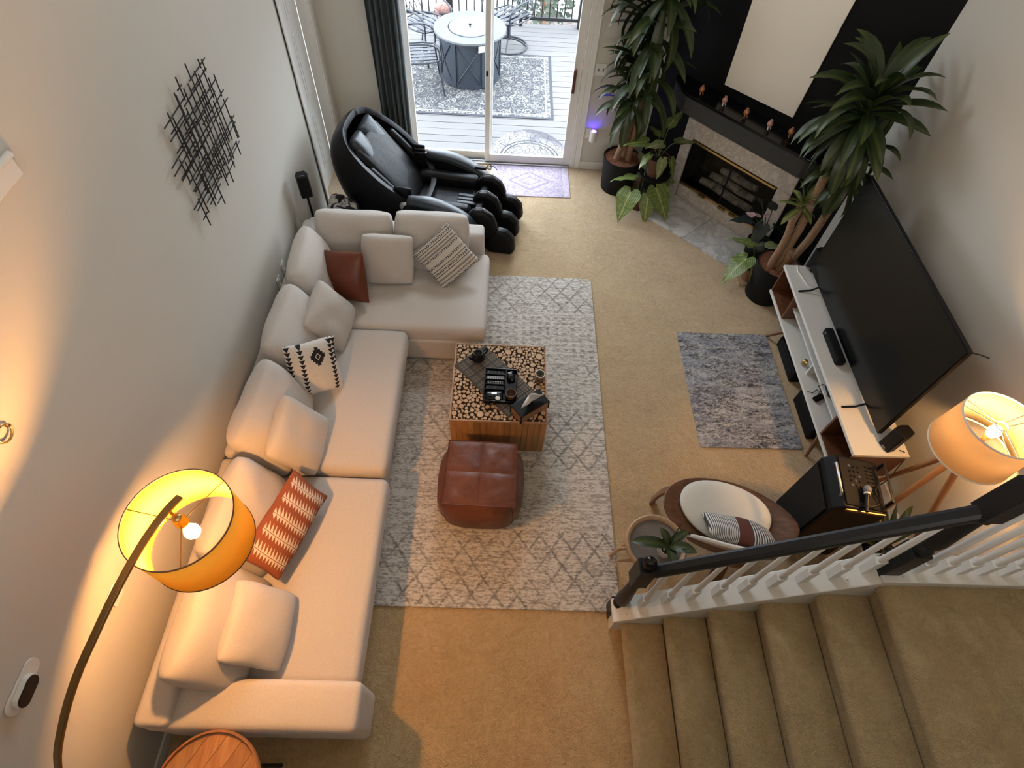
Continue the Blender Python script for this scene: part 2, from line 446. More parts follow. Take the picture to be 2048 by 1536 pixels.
for q in (((0, 0), (0.645, 0), (0.645, ZC), (0, ZC)), ((1.655, 0), (2.32, 0), (2.32, ZC), (1.655, ZC)), ((0.645, 0), (1.655, 0), (1.655, 0.205), (0.645, 0.205)), ((0.645, 0.695), (1.655, 0.695), (1.655, ZC), (0.645, ZC))):
    b.prism(q, pa, DT, (0, 0, 1), -DN * 0.12)
wf = struct('wall_chimney', b, M['black_wall'])

# added window over the glass door, out of view, to let in fill daylight
b = MB()
for x0, x1, z0, z1 in ((-0.75, 0.45, 3.3, 3.36), (-0.75, 0.45, 4.34, 4.4), (-0.75, -0.69, 3.36, 4.34), (0.39, 0.45, 3.36, 4.34), (-0.18, -0.12, 3.36, 4.34)):
    b.bx(x0, x1, YB + 0.01, YB + 0.09, z0, z1)
w1 = struct('added_window', b, M['white'], bevel=0.006)
mk('pane', MB().bx(-0.70, 0.40, YB + 0.045, YB + 0.05, 3.35, 4.35), M['glass'], w1)

# glass sliding door
d1 = bpy.data.objects.new('door_1', None); C.objects.link(d1); d1.location = (-0.15, 5.95, 0); d1['kind'] = 'structure'
d1['label'] = 'white framed sliding glass door to the deck'
fr = MB(); fr.bx(-1.10, -1.05, 5.90, 6.02, 0, 2.06); fr.bx(0.745, 0.80, 5.90, 6.02, 0, 2.06); fr.bx(-1.05, 0.745, 5.90, 6.02, 2.0, 2.06)
mk('door_frame', fr, M['white'], d1, bevel=0.006)
tr = MB(); tr.bx(-1.05, 0.745, 5.895, 6.02, -0.02, 0.022); tr.bx(-1.05, 0.745, 5.925, 5.932, 0.022, 0.034); tr.bx(-1.05, 0.745, 5.965, 5.972, 0.022, 0.034)
mk('track', tr, M['silver'], d1, bevel=0.003)
def sash(x0, x1, y0, y1, nm, lw, rw):
    s = MB(); s.bx(x0, x0 + lw, y0, y1, 0.03, 2.0); s.bx(x1 - rw, x1, y0, y1, 0.03, 2.0); s.bx(x0 + lw, x1 - rw, y0, y1, 0.03, 0.115); s.bx(x0 + lw, x1 - rw, y0, y1, 1.92, 2.0)
    o = mk(nm, s, M['white'], d1, bevel=0.005)
    mk('pane', MB().bx(x0 + lw - 0.005, x1 - rw + 0.005, (y0 + y1) / 2 - 0.003, (y0 + y1) / 2 + 0.003, 0.11, 1.925), M['glass'], o)
    return o
sash(-1.05, -0.155, 5.968, 6.0, 'fixed_panel', 0.06, 0.05)
sp = sash(-0.235, 0.745, 5.918, 5.95, 'sliding_panel', 0.055, 0.085)
h = MB().obx((0.675, 5.90, 1.00), (1, 0, 0), (0, 1, 0), (0, 0, 1), 0.03, 0.03, 0.24)
h.bx(0.665, 0.69, 5.88, 5.92, 0.92, 0.95); h.bx(0.665, 0.69, 5.88, 5.92, 1.06, 1.09)
mk('handle', h, M['leather_band'], sp, label='dark copper coloured pull handle', bevel=0.004)
mk('latch', MB().bx(-0.225, -0.205, 5.905, 5.92, 1.0, 1.05), M['satin_black'], sp, bevel=0.003)
# casing right of the glass door and the head casing
b = MB(); b.bx(0.80, 0.86, YB - 0.018, YB, 0, 2.12); b.bx(-1.10, 0.80, YB - 0.018, YB, 2.06, 2.12); b.bx(0.845, 0.86, YB - 0.026, YB - 0.018, 0, 2.12)
b.bx(-1.16, -1.10, YB - 0.018, YB, 0, 2.12)
struct('trim_1', b, M['white'], bevel=0.004)

# recessed panel door on the long wall
d2 = bpy.data.objects.new('door_2', None); C.objects.link(d2); d2.location = (-1.92, 5.33, 0); d2['kind'] = 'structure'
d2['label'] = 'white raised panel door recessed in the long wall'
b = MB().bx(-1.96, -1.918, 4.985, 5.675, 0.005, 2.03)
ds = mk('door_slab', b, M['white'], d2, bevel=0.004)
for (y0, y1) in ((5.07, 5.29), (5.37, 5.59)):
    for (z0, z1) in ((0.22, 0.80), (0.95, 1.55), (1.66, 1.9)):
        p = MB(); p.bx(-1.92, -1.912, y0, y1, z0, z1); p.bx(-1.914, -1.906, y0 + 0.035, y1 - 0.035, z0 + 0.035, z1 - 0.035)
        mk('raised_panel', p, M['white'], ds, bevel=0.004)
b = MB()
b.bx(XL - 0.098, XL + 0.002, 5.675, 5.69, 0, 2.05); b.bx(XL - 0.098, XL + 0.002, 4.97, 4.985, 0, 2.05); b.bx(XL - 0.098, XL + 0.002, 4.97, 5.69, 2.035, 2.05)
b.bx(XL, XL + 0.016, 4.90, 4.975, 0, 2.12); b.bx(XL, XL + 0.024, 4.90, 4.915, 0, 2.12); b.bx(XL, XL + 0.016, 5.685, 5.76, 0, 2.12); b.bx(XL, XL + 0.016, 4.975, 5.685, 2.045, 2.12)
struct('trim_2', b, M['white'], bevel=0.004)
def skirt(nm, b): struct(nm, b, M['white'], bevel=0.004)
skirt('baseboard_left', MB().bx(XL, XL + 0.014, YN, 4.90, 0, 0.095))
skirt('baseboard_back', MB().bx(0.86, 1.50, YB - 0.014, YB, 0, 0.095).bx(XL, -1.16, YB - 0.014, YB, 0, 0.095))
skirt('baseboard_right', MB().bx(XR - 0.014, XR, YN, 4.24, 0, 0.095))

# ------------------------------------------------------------------ fireplace
fp = thing('fireplace', 'corner fireplace with mottled marble surround, brass trimmed glass and marble hearth slab', 'fireplace', dg(0.65, 0, 0))
def dgp(poly, d0, d1): return MB().prism(poly, DA + DN * d0, DT, (0, 0, 1), DN * (d1 - d0))     # polygon in (along, up), from depth d0 to d1
def dbox(s0, s1, d0, d1, z0, z1): return dgp([(s0, z0), (s1, z0), (s1, z1), (s0, z1)], d0, d1)
for (s0, s1, z0, z1, k) in ((0.0, 0.115, 0.0, 0.705, 'leg'), (1.14, 1.285, 0.0, 0.705, 'leg'), (0.0, 1.285, 0.708, 0.885, 'lintel'), (0.125, 1.14, 0.0, 0.195, 'sill')):
    mk('marble_' + k, dbox(s0, s1, -0.02, 0.004 if k != 'sill' else -0.006, z0, z1), M['marble'], fp, bevel=0.002)
hs = [(0.0, 0.01), (1.40, 0.01), (1.40, 0.50), (0.02, 0.52)]
sl = [(-0.02, 0.0), (0.64, 0.0), (0.64, 0.50), (0.06, 0.55)], [(0.643, 0.0), (1.42, 0.0), (1.42, 0.46), (0.643, 0.50)]
for q in sl:
    vs = [dg(s, d, 0.001) for s, d in q] + [dg(s, d, 0.03) for s, d in q]
    mk('hearth_tile', MB().add(vs, [(3, 2, 1, 0), (4, 5, 6, 7), (0, 1, 5, 4), (1, 2, 6, 5), (2, 3, 7, 6), (3, 0, 4, 7)]), M['hearth'], fp, bevel=0.003)
# firebox: dark box let into the wall
m = Mt('firebox_black', (0.06, 0.057, 0.053), 0.85).var(12, 0.5); M['firebox'] = m
for q in ((0.118, 1.142, -0.40, -0.39, 0.19, 0.71), (0.118, 0.128, -0.39, -0.03, 0.19, 0.71), (1.132, 1.142, -0.39, -0.03, 0.19, 0.71), (0.128, 1.132, -0.39, -0.03, 0.19, 0.20), (0.128, 1.132, -0.39, -0.03, 0.70, 0.71)):
    mk('firebox_wall', dbox(*q), M['firebox'], fp)
m = Mt('ash_gray_log', (0.48, 0.45, 0.42), 0.95).var(16, 0.7).nb(40, 0.8, 0.02); M['log'] = m
for i in range(3):
    z = 0.27 + 0.06 * i
    p0 = dg(0.30 + 0.06 * i, -0.12 - 0.07 * i, z); p1 = dg(0.96 - 0.05 * i, -0.10 - 0.08 * i, z + 0.02)
    mk('log', MB().tube([p0, p0.lerp(p1, 0.3) + Vector((0, 0, 0.012)), p0.lerp(p1, 0.7) - Vector((0, 0, 0.006)), p1], [0.036, 0.046, 0.042, 0.034], 10), M['log'], fp, smooth=40)
for (s0, s1) in ((0.135, 0.635), (0.645, 1.125)):
    g = mk('glass_door', dbox(s0, s1, 0.004, 0.008, 0.225, 0.675), M['dark_glass'], fp)
    e = MB()
    for q in ((s0 - 0.004, s0 + 0.004), (s1 - 0.004, s1 + 0.004)):
        t = dbox(q[0], q[1], 0.003, 0.011, 0.222, 0.678); e.add(t.v, t.f)
    mk('door_edge', e, M['satin_black'], g)
mk('brass_rail', dbox(0.14, 1.13, -0.01, 0.018, 0.198, 0.222), M['brass'], fp, bevel=0.003)
mk('brass_rail', dbox(0.14, 1.13, -0.01, 0.014, 0.678, 0.700), M['brass'], fp, bevel=0.003)
for s in (0.40, 0.66, 0.80):
    mk('door_pull', dbox(s, s + 0.085, 0.012, 0.04, 0.196, 0.222), M['gold_arm'], fp, bevel=0.004)

mp = [(-0.23, 0.0), (-0.20, 0.11), (-0.02, 0.225), (0.05, 0.25), (1.34, 0.25), (1.42, 0.225), (1.56, 0.11), (1.59, 0.0)]
mt = thing('mantel_shelf', 'deep black mantel shelf with charcoal front over the fireplace', 'mantel', dg(0.65, 0, 1.05))
def slab(poly, z0, z1, grow=0.0, d0=-0.019):
    n = len(poly); q = [(s + (grow if s > 0.6 else -grow), max(d0, d + (grow if d > 0.01 else 0)) if d > 0.01 else d0) for s, d in poly]
    vs = [dg(s, d, z0) for s, d in q] + [dg(s, d, z1) for s, d in q]
    return MB().add(vs, [tuple(range(n))[::-1], tuple(range(n, 2 * n))] + [(i, (i + 1) % n, n + (i + 1) % n, n + i) for i in range(n)])
mk('front', slab(mp, 1.04, 1.20), M['mantel_gray'], mt, bevel=0.012, seg=3)
mk('top', slab(mp, 1.20, 1.226, 0.008), M['gloss_black'], mt, bevel=0.004)
m = Mt('plain_cream_panel', (0.88, 0.82, 0.72), 0.9).nb(200, 0.08, 0.002); M['cream'] = m
mk('projection_panel', dgp([(0.247, 1.312), (0.978, 1.328), (1.082, 3.1), (0.222, 3.1)], -0.0195, -0.008), M['cream'],
   label='tall plain cream panel between black wall sections above the mantel', cat='panel', bevel=0.002)
# five small ornaments along the mantel
M['amber'] = Mt('copper_glaze', (0.42, 0.17, 0.075), 0.35, 0.2).var(40, 0.4)
M['rose'] = Mt('rose_glaze', (0.52, 0.27, 0.215), 0.4).var(40, 0.35)
orn = [(0.136, 0.165, 0, 'small copper ornament nearest the tall dracaena on the mantel'), (0.385, 0.15, 1, 'small rose ornament with pale feet, second along the mantel from the door'),
       (0.63, 0.155, 0, 'small copper ornament at the middle of the mantel'), (0.872, 0.14, 1, 'small rose ornament with pale feet, fourth along the mantel from the door'),
       (1.06, 0.095, 0, 'small copper ornament half hidden by the dracaena leaves at the mantel end')]
for s, d, k, lab in orn:
    p = dg(s, d, 1.226); t = thing('mantel_ornament', lab, 'ornament', p, 0.6, 'small ornaments on the mantel')
    mk('body', MB().lathe([(0.006, 0.022), (0.020, 0.03), (0.026, 0.048), (0.022, 0.066), (0.010, 0.078), (0.012, 0.086), (0.002, 0.092)], 12), M['rose' if k else 'amber'], t, world=False, smooth=60)
    for sg in (-1, 1):
        mk('foot', MB().tube([(sg * 0.012, 0, 0.032), (sg * 0.016, -0.006, 0.014), (sg * 0.02, -0.012, 0.003)], [0.006, 0.005, 0.006], 6), M['whiteplastic' if k else 'amber'], t, world=False, smooth=60)

# ------------------------------------------------------------------ stairs
st = thing('staircase', 'carpeted staircase with white balusters, black handrail and black newel posts', 'staircase', (0.85, 0.9, 0), 0)
nose = [(0.851, 0.19), (1.074, 0.38), (1.288, 0.57), (1.517, 0.76), (1.746, 0.95), (1.973, 1.14)]
def stepprof(x0, z, x1, zb):
    r = 0.046; pr = [(x0 + 0.042, zb), (x0 + 0.036, z - 2 * r - 0.01)]
    for i in range(9):
        a = PI * 1.5 - PI * i / 8
        pr.append((x0 + r + r * math.cos(a), z - r + r * math.sin(a)))
    return pr + [(x1, z), (x1, zb)]
for i, (x0, z) in enumerate(nose):
    x1 = nose[i + 1][0] + 0.03 if i < 5 else XR
    mk('step' if i < 5 else 'landing', MB().prism(stepprof(x0, z, x1, max(0, z - 0.30)), (0, -0.62, 0), (1, 0, 0), (0, 0, 1), (0, 0.62 + 0.862, 0)), M['stair'], st, smooth=35)
# stringer with sloped cap
def capz(x): return 0.235 + 0.825 * (x - 0.80)
sp_ = [(0.80, 0.0), (0.80, capz(0.80)), (1.955, capz(1.955)), (1.955, 1.19), (XR, 1.19), (XR, 0.86), (1.95, 0.86), (0.98, 0.0)]
mk('stringer', MB().prism(sp_, (0, 0.855, 0), (1, 0, 0), (0, 0, 1), (0, 0.13, 0)), M['white'], st, bevel=0.006)
cp = [(0.785, capz(0.785) - 0.02), (0.785, capz(0.785) + 0.004), (1.95, capz(1.95) + 0.004), (1.95, capz(1.95) - 0.02)]
mk('stringer_cap', MB().prism(cp, (0, 0.848, 0), (1, 0, 0), (0, 0, 1), (0, 0.146, 0)), M['white'], st, bevel=0.005)
mk('landing_cap', MB().bx(1.945, XR, 0.848, 0.994, 1.186, 1.21), M['white'], st, bevel=0.005)
# closing wall under the landing
def baluster(x, z0, z1, y=0.928):
    b = MB(); q = 0.019
    b.add([(x - q, y - q, z0 - 0.03), (x + q, y - q, z0 + 0.005), (x + q, y + q, z0 + 0.005), (x - q, y + q, z0 - 0.03), (x - q, y - q, z0 + 0.135), (x + q, y - q, z0 + 0.165), (x + q, y + q, z0 + 0.165), (x - q, y + q, z0 + 0.135)],
          [(0, 3, 2, 1), (4, 5, 6, 7), (0, 1, 5, 4), (1, 2, 6, 5), (2, 3, 7, 6), (3, 0, 4, 7)])
    zb = z0 + 0.14
    b.lathe([(0.016, zb), (0.017, zb + 0.02), (0.0145, zb + 0.03), (0.0185, zb + 0.04), (0.0145, zb + 0.052), (0.0165, zb + 0.1), (0.0115, z1)], 10, (x, y, 0))
    return mk('baluster', b, M['white'], st, smooth=40)
def railz(x): return 0.985 + 0.842 * (x - 0.88)
for i in range(9):
    x = 0.942 + 0.1205 * i
    baluster(x, capz(x) + 0.004, railz(x) - 0.03)
for i in range(8):
    x = 2.118 + 0.113 * i
    baluster(x, 1.19, 2.16, 0.915)
# newel posts
def newel(x, y, z0, h, low):
    b = MB(); q = 0.046
    b.bx(x - q, x + q, y - q, y + q, z0, z0 + low)
    o = mk('newel_post', b, M['rail_black'], st, bevel=0.005)
    mk('top_block', MB().bx(x - q, x + q, y - q, y + q, z0 + h - 0.26, z0 + h), M['rail_black'], o, bevel=0.005)
    z = z0 + low
    b = MB().lathe([(0.030, z - 0.01), (0.044, z + 0.012), (0.046, z + 0.03), (0.034, z + 0.05), (0.028, z + 0.058), (0.042, z + 0.085), (0.046, z + 0.13), (0.040, z + 0.22), (0.031, z0 + h - 0.32), (0.029, z0 + h - 0.30), (0.042, z0 + h - 0.28), (0.034, z0 + h - 0.25)], 20, (x, y, 0))
    mk('turning', b, M['rail_black'], o, smooth=50)
    zt = z0 + h
    b = MB().lathe([(0.030, zt - 0.005), (0.036, zt + 0.006), (0.030, zt + 0.012), (0.022, zt + 0.018), (0.034, zt + 0.034), (0.038, zt + 0.052), (0.033, zt + 0.070), (0.018, zt + 0.083), (0.002, zt + 0.088)], 20, (x, y, 0))
    mk('finial', b, M['gloss_black'], o, smooth=60)
newel(0.838, 0.965, 0.0, 0.99, 0.22)
newel(1.99, 0.928, 1.17, 0.98, 0.30)
# handrails
def rail(p0, p1):
    p0, p1 = Vector(p0), Vector(p1); d = (p1 - p0); y = Vector((0, 1, 0)); n = d.cross(y).normalized() * -1
    if n.z < 0: n = -n
    prof = [(-0.028, -0.03), (0.028, -0.03), (0.031, -0.012), (0.034, 0.004), (0.030, 0.02), (0.016, 0.03), (-0.016, 0.03), (-0.030, 0.02), (-0.034, 0.004), (-0.031, -0.012)]
    return MB().prism(prof, p0, y, n, d)
mk('handrail', rail((0.87, 0.94, railz(0.87)), (1.97, 0.928, railz(1.97))), M['rail_black'], st, smooth=35)
mk('landing_handrail', rail((2.02, 0.928, 2.10), (3.0, 0.915, 2.13)), M['rail_black'], st, smooth=35)
for x, y in ((0.86, 0.885), (0.845, 0.965), (1.31, 0.955), (1.335, 0.885), (1.835, 0.895), (2.05, 0.875), (2.40, 0.87), (2.75, 0.87)):
    z = capz(x) + 0.004 if x < 1.95 else 1.21
    mk('screw_cap', MB().lathe([(0.0075, z - 0.002), (0.0075, z + 0.002), (0.006, z + 0.005), (0.002, z + 0.006)], 10, (x, y, 0)), M['whiteplastic'], st, smooth=50)

# ------------------------------------------------------------------ rugs
def rug(name, x0, x1, y0, y1, h, mat, label, r=0.012, rot=0.0, group=None):
    cx, cy = (x0 + x1) / 2, (y0 + y1) / 2; hx, hy = (x1 - x0) / 2, (y1 - y0) / 2
    poly = []
    for sx, sy, a0 in ((1, -1, -90), (1, 1, 0), (-1, 1, 90), (-1, -1, 180)):
        for k in range(5):
            a = math.radians(a0 + 22.5 * k); poly.append((sx * (hx - r) + r * math.cos(a), sy * (hy - r) + r * math.sin(a)))
    b = MB().prism(poly, (0, 0, 0), (1, 0, 0), (0, 1, 0), (0, 0, h))
    o = mk(name, b, mat, label=label, cat='rug', group=group, world=False, bevel=0.003); o.location = (cx, cy, 0.001); o.rotation_euler.z = rot
    return o
m = Mt('cream_taupe_rug', (0.5, 0.47, 0.43), 0.95, sheen=0.2)
x, y, z = m.xyz()
st1 = m.noise(16, 4, 0.7, st=(0.35, 3.4, 1)); sp1 = m.noise(52, 3, 0.7, st=(0.7, 1.6, 1))
gx = x + (m.noise(14, 2) - 0.5) * 0.016; gy = y + (m.noise(14, 2, st=(1, 1, 3)) - 0.5) * 0.016
def lattice(px, py, w):
    a = ((gx / px + gy / py).frac() - 0.5).abs(); b_ = ((gx / px - gy / py).frac() - 0.5).abs()
    return (a.mn(b_)).edge(w, w * 0.9)
l1 = lattice(0.155, 0.21, 0.066)
band = (y.inside(-1.60, -1.02) + y.inside(-0.52, 0.02) + y.inside(1.10, 1.56) + y.inside(0.36, 0.50)).clamp()
dots = ((((gx / 0.075).frac() - 0.5) * ((gx / 0.075).frac() - 0.5) + ((gy / 0.062).frac() - 0.5) * ((gy / 0.062).frac() - 0.5)).sqrt()).edge(0.27, 0.12)
dband = (y.inside(0.54, 1.06) + y.inside(-0.16, 0.34) * 0.55).clamp()
worn = ((m.noise(2.4, 4, 0.6) - 0.36) * 4.5).clamp()
fleck = ((sp1 * 0.75 + st1 * 0.55 - 0.60) * 7).clamp()
c = m.mix(fleck, (0.66, 0.62, 0.56), (0.33, 0.29, 0.25))
ln = ((l1 * band + dots * dband * 0.9) * (worn * 0.7 + 0.3) * ((sp1 - 0.25) * 3).clamp()).clamp()
c = m.mix(ln * 0.9, c, (0.18, 0.165, 0.15))
m.col(c); m.bump(st1 * 1.2 + sp1 * 0.8 + ln * -0.7, 0.6, 0.010)
rug('area_rug', -0.96, 0.885, 0.962, 4.085, 0.012, m, 'large cream and taupe rug with worn diamond lattice under the coffee table', 0.05)
m = Mt('gray_speckled_rug', (0.4, 0.4, 0.4), 0.95)
n1 = m.noise(46, 4, 0.75, st=(0.75, 1.35, 1), dist=0.9); n2 = m.noise(9, 3, 0.6, st=(0.5, 2.4, 1)); n3 = m.noise(3, 3)
k = ((n1 - 0.5) * 3.4 + (n2 - 0.5) * 1.6 + (n3 - 0.5) * 0.7 + 0.44).clamp()
c = m.mix(k, (0.025, 0.025, 0.04), (0.60, 0.58, 0.57)); c = m.mix((m.noise(5, 2, st=(0.6, 2, 1)) - 0.42).clamp() * 1.8, c, (0.34, 0.36, 0.44))
m.col(c); m.nb(70, 0.4, 0.006)
rug('small_rug', 1.645, 2.485, 2.255, 3.455, 0.008, m, 'small mottled gray and black rug in front of the TV stand', 0.02, 0.012)
m = Mt('lilac_door_mat', (0.4, 0.36, 0.42), 0.9)
x, y, z = m.xyz()
r1 = ((x / 0.30).abs() + (y / 0.20).abs()); ed = (x.abs().mx(y.abs() * 1.3))
n1 = m.noise(38, 4, 0.75)
k = ((n1 - 0.5) * 3 + 0.5 + r1.inside(0.72, 0.86) * -0.5 + r1.inside(0.34, 0.44) * -0.45 + ed.gt(0.375) * 0.35).clamp()
m.col(m.mix(k, (0.25, 0.20, 0.285), (0.52, 0.46, 0.55))); m.nb(90, 0.3, 0.004)
rug('door_mat', -0.162, 0.735, 5.34, 6.03 - 0.14, 0.007, m, 'lilac gray woven mat just inside the glass door', 0.012, 0.01)

# ------------------------------------------------------------------ sofa (three sections)
so = thing('chaise_section', 'cream linen chaise section of the sofa nearest the massage chair', 'sofa', (-0.93, 3.5, 0), group=None)
mk('base', MB().softbox((-0.945, 3.53, 0.17), 1.55, 1.06, 0.24, 0.02), M['linen'], so, smooth=180)
mk('seat_cushion', MB().softbox((-0.835, 3.475, 0.345), 1.46, 0.93, 0.175, 0.055, 0.012, 0.004, 1), M['linen'], so, smooth=180)
mk('backrest', MB().softbox((-0.935, 4.01, 0.34), 1.55, 0.17, 0.58, 0.035, 0, 0.003, 2), M['linen'], so, smooth=180)
mk('side_backrest', MB().softbox((-1.67, 3.51, 0.34), 0.17, 1.10, 0.58, 0.035, 0, 0.003, 3), M['linen'], so, smooth=180)
mk('plinth_strip', MB().bx(-1.70, -0.165, 3.03, 3.045, 0.012, 0.05), M['silver'], so, bevel=0.002)
for x, y in ((-0.22, 3.07), (-0.22, 4.0), (-1.68, 4.0)):
    mk('leg', MB().lathe([(0.018, 0.013), (0.022, 0.06)], 10, (x, y, 0)), M['silver'], so, smooth=50)
so2 = thing('middle_section', 'cream linen middle section of the sofa beside the coffee table', 'sofa', (-1.25, 2.36, 0))
mk('base', MB().softbox((-1.265, 2.37, 0.155), 0.98, 1.24, 0.27, 0.02), M['linen'], so2, smooth=180)
mk('seat_cushion', MB().softbox((-1.16, 2.367, 0.345), 0.86, 1.275, 0.175, 0.055, 0.014, 0.004, 4), M['linen'], so2, smooth=180)
mk('backrest', MB().softbox((-1.67, 2.36, 0.34), 0.17, 1.28, 0.58, 0.035, 0, 0.003, 5), M['linen'], so2, smooth=180)
for x, y in ((-0.82, 1.80), (-1.7, 1.80), (-0.82, 2.92)):
    mk('leg', MB().lathe([(0.018, 0.001), (0.022, 0.06)], 10, (x, y, 0)), M['silver'], so2, smooth=50)
so3 = thing('end_section', 'cream linen end section of the sofa with a low arm, under the arc lamp', 'sofa', (-1.2, 0.96, 0))
mk('base', MB().softbox((-1.23, 1.00, 0.13), 0.92, 1.36, 0.22, 0.02), M['linen'], so3, smooth=180)
mk('seat_cushion', MB().softbox((-1.13, 1.075, 0.315), 0.84, 1.27, 0.175, 0.05, 0.014, 0.004, 6), M['linen'], so3, smooth=180)
mk('backrest', MB().softbox((-1.67, 0.96, 0.33), 0.17, 1.50, 0.58, 0.035, 0, 0.003, 7), M['linen'], so3, smooth=180)
mk('arm', MB().softbox((-1.195, 0.325, 0.31), 1.09, 0.245, 0.49, 0.04, 0.008, 0.003, 8), M['linen'], so3, smooth=180)
for x, y in ((-0.80, 0.27), (-1.68, 0.27), (-0.82, 1.6)):
    mk('leg', MB().tube([(x, y, 0.001), (x, y, 0.07)], [0.016, 0.02], 10), M['silver'], so3, smooth=50)

def cushion(lab, c, up, n, w, h, t, mat, seed, k=0.03, e=0.27, name='back_cushion', cat='cushion', group=None, piping=True, wr=0.009):
    plain = mat is M['pillow']
    b = MB().pillow(w, h, t, k * (0.5 if plain else 1), e if not plain else min(e, 0.33), 20, seed, wr, 0.075 if plain else 0.02)
    o = mk(name, b, mat, label=lab, cat=cat, group=group, world=False, smooth=180)
    m = basis(c, up, n); o.location = m.to_translation(); o.rotation_euler = m.to_euler()
    return o
LN = (0.93, 0, 0.36); LU = (-0.36, 0, 0.93)
BN = (0, -0.94, 0.33); BU = (0, 0.33, 0.94)
g7 = 'large cream back cushions of the sofa'
cushion('large back cushion in the far corner of the chaise, beside the leather pillow', (-1.245, 3.79, 0.635), BU, BN, 0.66, 0.52, 0.24, M['pillow'], 1, group=g7)
cushion('large back cushion on the chaise behind the striped pillow', (-0.60, 3.81, 0.64), (0.02, 0.33, 0.94), BN, 0.64, 0.52, 0.24, M['pillow'], 2, group=g7)
cushion('large back cushion against the long wall, behind the brown leather pillow', (-1.49, 3.36, 0.67), LU, (0.93, 0.06, 0.36), 0.62, 0.52, 0.24, M['pillow'], 3, group=g7)
cushion('large back cushion of the middle section, behind the black and white pillow', (-1.475, 2.69, 0.675), LU, (0.93, -0.05, 0.38), 0.64, 0.54, 0.24, M['pillow'], 4, group=g7)
cushion('large back cushion of the middle section next to the end section', (-1.475, 1.98, 0.675), LU, (0.93, -0.08, 0.38), 0.66, 0.54, 0.25, M['pillow'], 5, group=g7)
cushion('large back cushion behind the rust lumbar pillow', (-1.465, 1.30, 0.64), LU, (0.93, -0.1, 0.38), 0.62, 0.52, 0.25, M['pillow'], 6, group=g7)
cushion('large back cushion of the end section beside the low arm', (-1.45, 0.685, 0.635), LU, (0.92, -0.03, 0.40), 0.62, 0.52, 0.25, M['pillow'], 7, group=g7)
pk = dict(name='throw_pillow', cat='pillow', k=0.06, e=0.45)
gp = 'plain cream throw pillows on the sofa'
cushion('plain cream square pillow upright at the back of the chaise', (-0.935, 3.55, 0.655), (0.03, 0.36, 0.93), (0.06, -0.93, 0.36), 0.43, 0.43, 0.15, M['pillow'], 11, group=gp, **pk)
cushion('plain cream pillow standing at the join of chaise and middle section', (-1.285, 2.90, 0.655), (-0.42, -0.12, 0.9), (0.88, -0.20, 0.42), 0.42, 0.44, 0.16, M['pillow'], 12, group=gp, **pk)
cushion('plain cream pillow leaning near the end of the middle section', (-1.285, 1.86, 0.655), (-0.42, -0.12, 0.9), (0.88, -0.14, 0.44), 0.43, 0.45, 0.16, M['pillow'], 13, group=gp, **pk)
cushion('plain cream pillow leaning on the cushion beside the low arm', (-1.255, 0.70, 0.60), (-0.60, 0.0, 0.8), (0.8, 0.02, 0.60), 0.43, 0.40, 0.15, M['pillow'], 14, group=gp, **pk)
cushion('glossy rust brown leather pillow in the sofa corner', (-1.235, 3.34, 0.655), (-0.08, 0.40, 0.90), (-0.28, -0.86, 0.42), 0.34, 0.42, 0.19, M['leather_rust'], 15, **pk)
# printed pillows
m = Mt('striped_print', (0.6, 0.55, 0.5), 0.9)
x, y, z = m.xyz()
base = m.mix(((m.noise(120, 2) - 0.5) * 2 + 0.5).clamp(), (0.55, 0.50, 0.45), (0.66, 0.61, 0.55))
ink = None
for c0, kind in ((-0.185, 'z'), (-0.150, 'c'), (-0.118, 's'), (-0.085, 'l'), (-0.060, 'z'), (-0.035, 'l'), (0.0, 'z'), (0.065, 'z'), (0.092, 's'), (0.118, 'c'), (0.142, 'l'), (0.165, 'z'), (0.19, 'c')):
    d = y - c0; a = d.abs()
    if kind == 'l': v = a.lt(0.003)
    elif kind == 's': v = a.lt(0.008) * (x / 0.007).frac().lt(0.6)
    elif kind == 'z': v = a.lt(0.010) * (((x + a * 0.9) / 0.018).frac()).lt(0.5)
    else: v = a.lt(0.0075) * (((x - a * 1.1) / 0.013).frac()).lt(0.55)
    ink = v if ink is None else ink.mx(v)
m.col(m.mix(ink, base, (0.045, 0.038, 0.042))); m.nb(120, 0.15, 0.004)
cushion('cream pillow with dark printed arrow stripes, balanced on one corner', (-0.465, 3.60, 0.665), (-0.68, 0.30, 0.70), (0.0, -0.88, 0.47), 0.41, 0.41, 0.14, m, 16, **pk)
m = Mt('black_white_print', (0.7, 0.68, 0.64), 0.9)
x, y, z = m.xyz()
base = m.mix(((m.noise(140, 2) - 0.5) * 2 + 0.5).clamp(), (0.62, 0.59, 0.55), (0.74, 0.71, 0.67)); ink = None
for xc, y0 in ((-0.155, -0.14), (-0.075, -0.20), (0.135, -0.20), (0.165, 0.02)):
    fy = (y / 0.033).frac(); v = ((x - xc).abs()).lt(fy * 0.021) * y.gt(y0) * fy.gt(0.12)
    ink = v if ink is None else ink.mx(v)
qx = (((x - 0.035) / 0.0125).floor() + 0.5).abs(); qy = (((y - 0.105) / 0.016).floor() + 0.5).abs()
dm = (qx + qy).lt(5.0) * (1 - ((x - 0.035).abs() / 0.020 + (y - 0.105).abs() / 0.026).inside(0.72, 1.0))
m.col(m.mix(ink.mx(dm), base, (0.012, 0.012, 0.016))); m.nb(120, 0.15, 0.004)
cushion('white pillow with black triangle columns and a stepped diamond', (-1.305, 2.41, 0.665), (-0.06, 0.42, 0.88), (0.50, -0.74, 0.42), 0.37, 0.42, 0.15, m, 17, **pk)
m = Mt('rust_print', (0.4, 0.12, 0.05), 0.9)
x, y, z = m.xyz()
base = m.mix((y / 0.006).frac().lt(0.5) * 0.35, (0.27, 0.075, 0.028), (0.20, 0.052, 0.020)); ink = None
